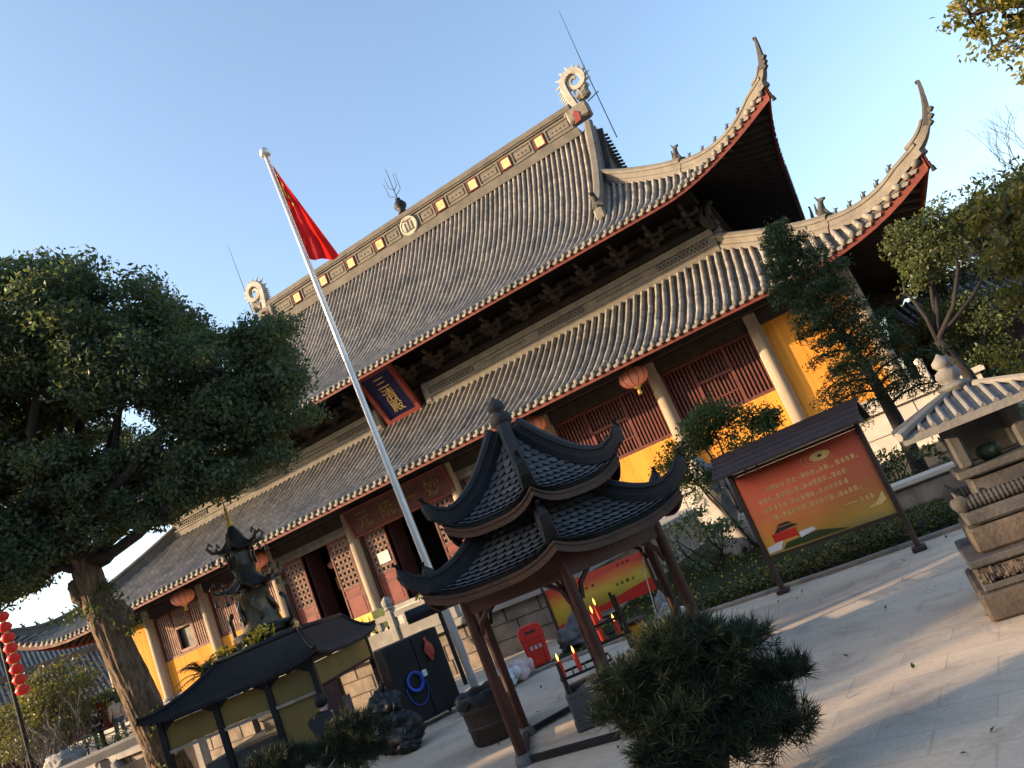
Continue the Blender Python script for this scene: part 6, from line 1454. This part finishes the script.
# ------------------------------------------------------------------ side halls
def small_hall(name, label, c, rz, L, D, zeave, zridge, wallm, gablem, tiers=1):
    t = thing(name, label, 'side hall', c, None, rz); m = MB(); m.bb(-L / 2, L / 2, -D / 2, D / 2, 0, zeave + .2); m.build('wall', wallm, t)
    for s_ in (-1, 1): g = MB(); g.prism([(-D / 2, zeave), (D / 2, zeave), (0, zridge - .05)], (s_ * (L / 2 + .02), 0, 0), (0, 1, 0), (0, 0, 1), (-s_ * .2, 0, 0)); g.build('gable_wall', gablem, t)
    ov = 1.0; H = zridge - zeave
    for s_ in (-1, 1):
        rows = []; n = int(L / .34)
        for i in range(n + 1):
            x = -L / 2 - .25 + (L + .5) * i / n; xx = x * -s_ if False else x
            rows.append([V3(xx, s_ * (D / 2 + ov) * (1 - q), zeave - .25 + (H + .25) * (.75 * q + .25 * q * q) + .25 * (abs(x) / (L / 2)) ** 6 * (1 - q)) for q in np.linspace(0, 1, 7)])
        tile_slope('tile_slope', np.array(rows), 0 if s_ < 0 else 2, .09, t, 4)
    m = MB(); m.sweep([(x, 0, zridge + .05 + .45 * (abs(x) / (L / 2)) ** 4) for x in np.linspace(-L / 2 - .2, L / 2 + .2, 17)], [(-.16, -.1), (.16, -.1), (.16, .35), (.1, .45), (-.1, .45), (-.16, .35)])
    for s_ in (-1, 1):
        m.tube([(s_ * (L / 2 + .1), 0, zridge + .8), (s_ * (L / 2 + .35), 0, zridge + 1.3), (s_ * (L / 2 + .1), 0, zridge + 1.6)], [.16, .13, .04], 6)
        for q in (-1, 1): m.sweep([V3(s_ * (L / 2 + .1), q * (D / 2 + ov) * (1 - f), zeave - .2 + (H + .25) * (.75 * f + .25 * f * f) + .25 * (1 - f)) for f in np.linspace(0, 1, 7)], [(-.13, -.05), (.13, -.05), (.13, .2), (-.13, .2)])
    m.build('ridge', 'ridge_grey', t)
    d = MB()
    for k in range(int(L / 1.6)):
        x = -L / 2 + .8 + k * 1.6; d.bb(x - .62, x + .62, -D / 2 - .03, -D / 2, .6, zeave - .6)
    d.build('lattice_front', 'wall_dark_red', t)
    for k in range(int(L / 3.2) + 1): x = -L / 2 + k * L / int(L / 3.2); m = MB(); m.lathe([(.17, 0), (.16, zeave)], 10, (x, -D / 2 - .25, 0)); m.build('front_column', 'brown_wood', t)
    return t
small_hall('side_hall', 'low dark side hall with a grey tiled roof and pale gable at the right', (32.2, 16.0, 0), radians(8), 16.5, 7., 4.0, 6.3, 'wall_dark_red', 'wall_white')
small_hall('side_hall', 'low grey roofed side hall beyond the tree trunk at the left', (-38.5, 6., 0), radians(62), 22., 9., 4.4, 7.6, 'wall_dark_red', 'wall_white')
small_hall('side_hall', 'taller grey roofed building behind the low hall at the left', (-52., 8., 0), radians(62), 26., 10., 7.5, 11., 'wall_white', 'wall_white')
small_hall('gate_hall_blocker', 'wide grey tiled gate hall unseen behind the viewer, sized to block sky light', (10., -78., 0), radians(180), 110., 14., 14.0, 22.0, 'wall_dark_red', 'wall_white')  # unseen; height and distance chosen to cut sky light on the facade
small_hall('west_light_blocker', 'long grey tiled hall added unseen on the west to block low sky light', (-72., -36., 0), radians(115), 110., 14., 10.0, 15.0, 'wall_dark_red', 'wall_white')  # added out of view to hold back the low western sky glow
# ------------------------------------------------------------------ string of small red lanterns
lp = wthing('lantern_pole', 'thin dark pole leaning at the left edge beside a string of red lanterns', 'pole', (-2.8, -17.8, 0))
m = MB(); m.tube([(-2.95, -17.7, 0), (-2.74, -17.87, 1.47), (-1.97, -18.37, 5.04), (-1.85, -18.45, 5.75)], [.06, .055, .05, .045], 10); m.build('pole', 'black_iron', lp); m = MB(); m.tube([(-1.85, -18.45, 5.7), (-1.5, -18.2, 5.85), (-1.35, -18.1, 5.78)], .03, 6); m.build('pole_arm', 'black_iron', lp)
ls = wthing('lantern_string', 'string of eight small red lanterns hanging beside the thin pole', 'lanterns', (-1.4, -18.15, 3.2))
a, b = V3(-1.72, -18.32, 5.62), V3(-2.02, -18.08, 3.55)
m = MB(); m.tube([a + V3(0, 0, .35), a, b], .012, 4); m.build('cord', 'black_iron', ls)
for k in range(8):
    p = a + (b - a) * k / 7; m = MB(); m.lathe([(.05, -.14), (.13, -.11), (.19, 0), (.13, .11), (.05, .14)], 14, tuple(p)); lo_ = m.build('lantern', 'lantern_small_red', ls, smooth=True)
    m = MB(); m.lathe([(.06, .13), (.06, .18)], 8, tuple(p)); m.lathe([(.06, -.18), (.06, -.13)], 8, tuple(p)); m.build('lantern_cap', 'gold', lo_)
# stone ramp rail at the left
rr = wthing('ramp_rail', 'low stone rail running behind the foot of the big tree', 'stone rail', (2., -20., 0))
A_, B_ = V3(2.0, -21.45, 1.16), V3(6.0, -19.85, 1.27); m = MB(); m.sweep([A_, B_], [(-.13, -.12), (.13, -.12), (.13, .04), (.07, .10), (-.07, .10), (-.13, .04)]); m.build('rail', 'stone', rr)
for f in (0., .5, 1.): p = A_ + (B_ - A_) * f; m = MB(); m.cbox((p[0], p[1], (p[2] - .12) / 2), (.22, .22, p[2] - .12), .03); m.build('rail_post', 'stone', rr)
m = MB(); d = (B_ - A_); d[2] = 0; L = np.linalg.norm(d); d /= L; m.prism([(0, .1), (L, .1), (L, .85), (0, .75)], V3(A_[0], A_[1], 0), d, (0, 0, 1), V3(-d[1], d[0], 0) * .08); m.build('rail_panel', 'stone_brown', rr)
# ------------------------------------------------------------------ people on the terrace
def person(name, label, base_, face, J, coat, legs, hair='hair', group=None):
    """J: joints in metres, x right, y forward, z up from the ground point"""
    ca, sa = cos(face), sin(face)
    def T(p): return (p[0] * ca - p[1] * sa, p[0] * sa + p[1] * ca, p[2])
    t = thing(name, label, 'person', base_, group)
    def skin(nm, chain, mt, sub=1):
        """chain: list of joint lists [(name, radius)] sharing joints"""
        ids = {}; vs = []; rs = []; es = []
        for line in chain:
            for i, (k, r) in enumerate(line):
                if k not in ids: ids[k] = len(vs); vs.append(T(J[k])); rs.append(r)
                if i: es.append((ids[line[i - 1][0]], ids[k]))
        me = bpy.data.meshes.new(nm); me.from_pydata(vs, es, []); ob = bpy.data.objects.new(nm, me); COL.objects.link(ob)
        md = ob.modifiers.new('skin', 'SKIN'); 
        for i, r in enumerate(rs):
            r = r if isinstance(r, tuple) else (r, r); me.skin_vertices[0].data[i].radius = r
        me.skin_vertices[0].data[0].use_root = True
        sb_ = ob.modifiers.new('sub', 'SUBSURF'); sb_.levels = sub; sb_.render_levels = sub
        dg = bpy.context.evaluated_depsgraph_get(); nm_ = bpy.data.meshes.new_from_object(ob.evaluated_get(dg)); nm_.name = nm
        bpy.data.objects.remove(ob); o = link(nm, nm_, mt, t, True); return o
    skin('body', [[('pelvis', (.125, .10)), ('belly', (.125, .10)), ('chest', (.15, .105)), ('neck0', .06), ('neck', .052), ('chin', .072), ('head', (.082, .098)), ('crown', .07)],
                  [('chest', .15), ('shl', .065), ('ell', .045), ('wrl', .034), ('hal', (.04, .02))], [('chest', .15), ('shr', .065), ('elr', .045), ('wrr', .034), ('har', (.04, .02))],
                  [('pelvis', .125), ('hil', .085), ('knl', .06), ('anl', .042), ('tol', (.04, .03))], [('pelvis', .125), ('hir', .085), ('knr', .06), ('anr', .042), ('tor', (.04, .03))]], 'skin')
    skin('coat', [[('pelvis', (.155, .13)), ('belly', (.155, .13)), ('chest', (.175, .135)), ('neck0', .085)], [('chest', .17), ('shl', .088), ('ell', .066), ('wrl', .052)], [('chest', .17), ('shr', .088), ('elr', .066), ('wrr', .052)]], coat)
    skin('trousers', [[('pelvis', (.15, .12)), ('hil', .105), ('knl', .08), ('anl', .062)], [('pelvis', .15), ('hir', .105), ('knr', .08), ('anr', .062)]], legs)
    for s_ in 'lr':
        m = MB(); a, b = np.array(T(J['an' + s_])), np.array(T(J['to' + s_])); m.tube([a * 1.0 + V3(0, 0, .01), (a + b) / 2, b], [.055, .052, .042], 8); m.build('shoe', 'cloth_black', t, smooth=True)
    h = np.array(T(J['head'])); f = np.array(T((0, 1, 0)))
    m = MB(); m.blob(tuple(h - f * .018 + V3(0, 0, .035)), (.098, .098, .105), 14, 10, .03, 3); m.build('hair', hair, t, smooth=True)
    m = MB(); m.tube([h + f * .085 + V3(0, 0, .01), h + f * .118 - V3(0, 0, .02), h + f * .095 - V3(0, 0, .035)], [.012, .016, .012], 6); m.build('nose', 'skin', t, smooth=True)
    return t
def joints(stride=.0, lean=0., arml=(0, 0), armr=(0, 0)):
    s = stride; y = lambda z: lean * (z - .95)
    return dict(pelvis=(0, 0, .93), belly=(0, y(1.1), 1.1), chest=(0, y(1.32), 1.32), neck0=(0, y(1.43), 1.43), neck=(0, y(1.48) + .01, 1.48), chin=(0, y(1.54) + .03, 1.54), head=(0, y(1.62) + .02, 1.62), crown=(0, y(1.70) + .01, 1.70),
                shl=(-.19, y(1.38), 1.38), ell=(-.24, y(1.2) + arml[0], 1.12), wrl=(-.22, arml[1], .92), hal=(-.21, arml[1] + .05, .82), shr=(.19, y(1.38), 1.38), elr=(.24, y(1.2) + armr[0], 1.12), wrr=(.22, armr[1], .92), har=(.21, armr[1] + .05, .82),
                hil=(-.10, .01, .85), knl=(-.10, s * .5 + .03, .48), anl=(-.10, s, .09), tol=(-.11, s + .15, .04), hir=(.10, .01, .85), knr=(.10, -s * .35 + .05, .48), anr=(.10, -s * .9, .09), tor=(.11, -s * .9 + .15, .04))
person('person', 'person in a tan coat walking on the terrace beside the trunk', (-7.9, -11.2, 1.02), radians(75), joints(.18, .06, (-.06, .10), (.06, -.05)), 'coat_tan', 'cloth_grey')
person('person', 'person in dark clothes leaning forward as they walk left of the tan coat', (-8.75, -11.5, 1.02), radians(60), joints(.30, .28, (.02, .22), (.10, .12)), 'cloth_black', 'cloth_black')
J = dict(pelvis=(0, 0, .30), belly=(0, .06, .44), chest=(0, .16, .60), neck0=(0, .22, .68), neck=(0, .25, .71), chin=(0, .30, .75), head=(0, .30, .82), crown=(0, .29, .89), shl=(-.17, .18, .62), ell=(-.20, .34, .46), wrl=(-.08, .48, .56), hal=(-.04, .54, .62), shr=(.17, .18, .62), elr=(.20, .34, .46), wrr=(.08, .48, .56), har=(.04, .54, .62),
    hil=(-.10, .04, .24), knl=(-.14, .40, .10), anl=(-.12, -.02, .07), tol=(-.12, -.16, .05), hir=(.10, .04, .24), knr=(.14, .40, .10), anr=(.12, -.02, .07), tor=(.12, -.16, .05))
person('person', 'person in black kneeling low before the incense shelter', (12.75, -23.65, 0), radians(20), J, 'cloth_black', 'cloth_black')
# bin bags by the cabinet
for i, (c, r, lb) in enumerate((((14.38, -24.12, .22), (.30, .26, .26), 'knotted black bin bag beside the bottom of the cabinet'), ((14.18, -23.98, .52), (.24, .2, .22), 'smaller black bin bag piled on top'), ((14.55, -24.3, .08), (.15, .12, .09), 'small black bag on the ground in front of the pile'))):
    m = MB(); m.rock(c, r, 300 + i, 40, 30, .34); m.tube([V3(*c) + V3(0, 0, r[2] * .75), V3(*c) + V3(.02, 0, r[2] + .05), V3(*c) + V3(.05, .02, r[2] + .1)], [.05, .025, .06], 8)
    for k, v in enumerate(m.v):
        if v[2] < .005: m.v[k] = (v[0], v[1], .005)
    o = m.build('bin_bag', 'bag_black', None, smooth=True); tag(o, lb, 'bin bag'); put(o, (c[0], c[1], max(0, c[2] - r[2])))
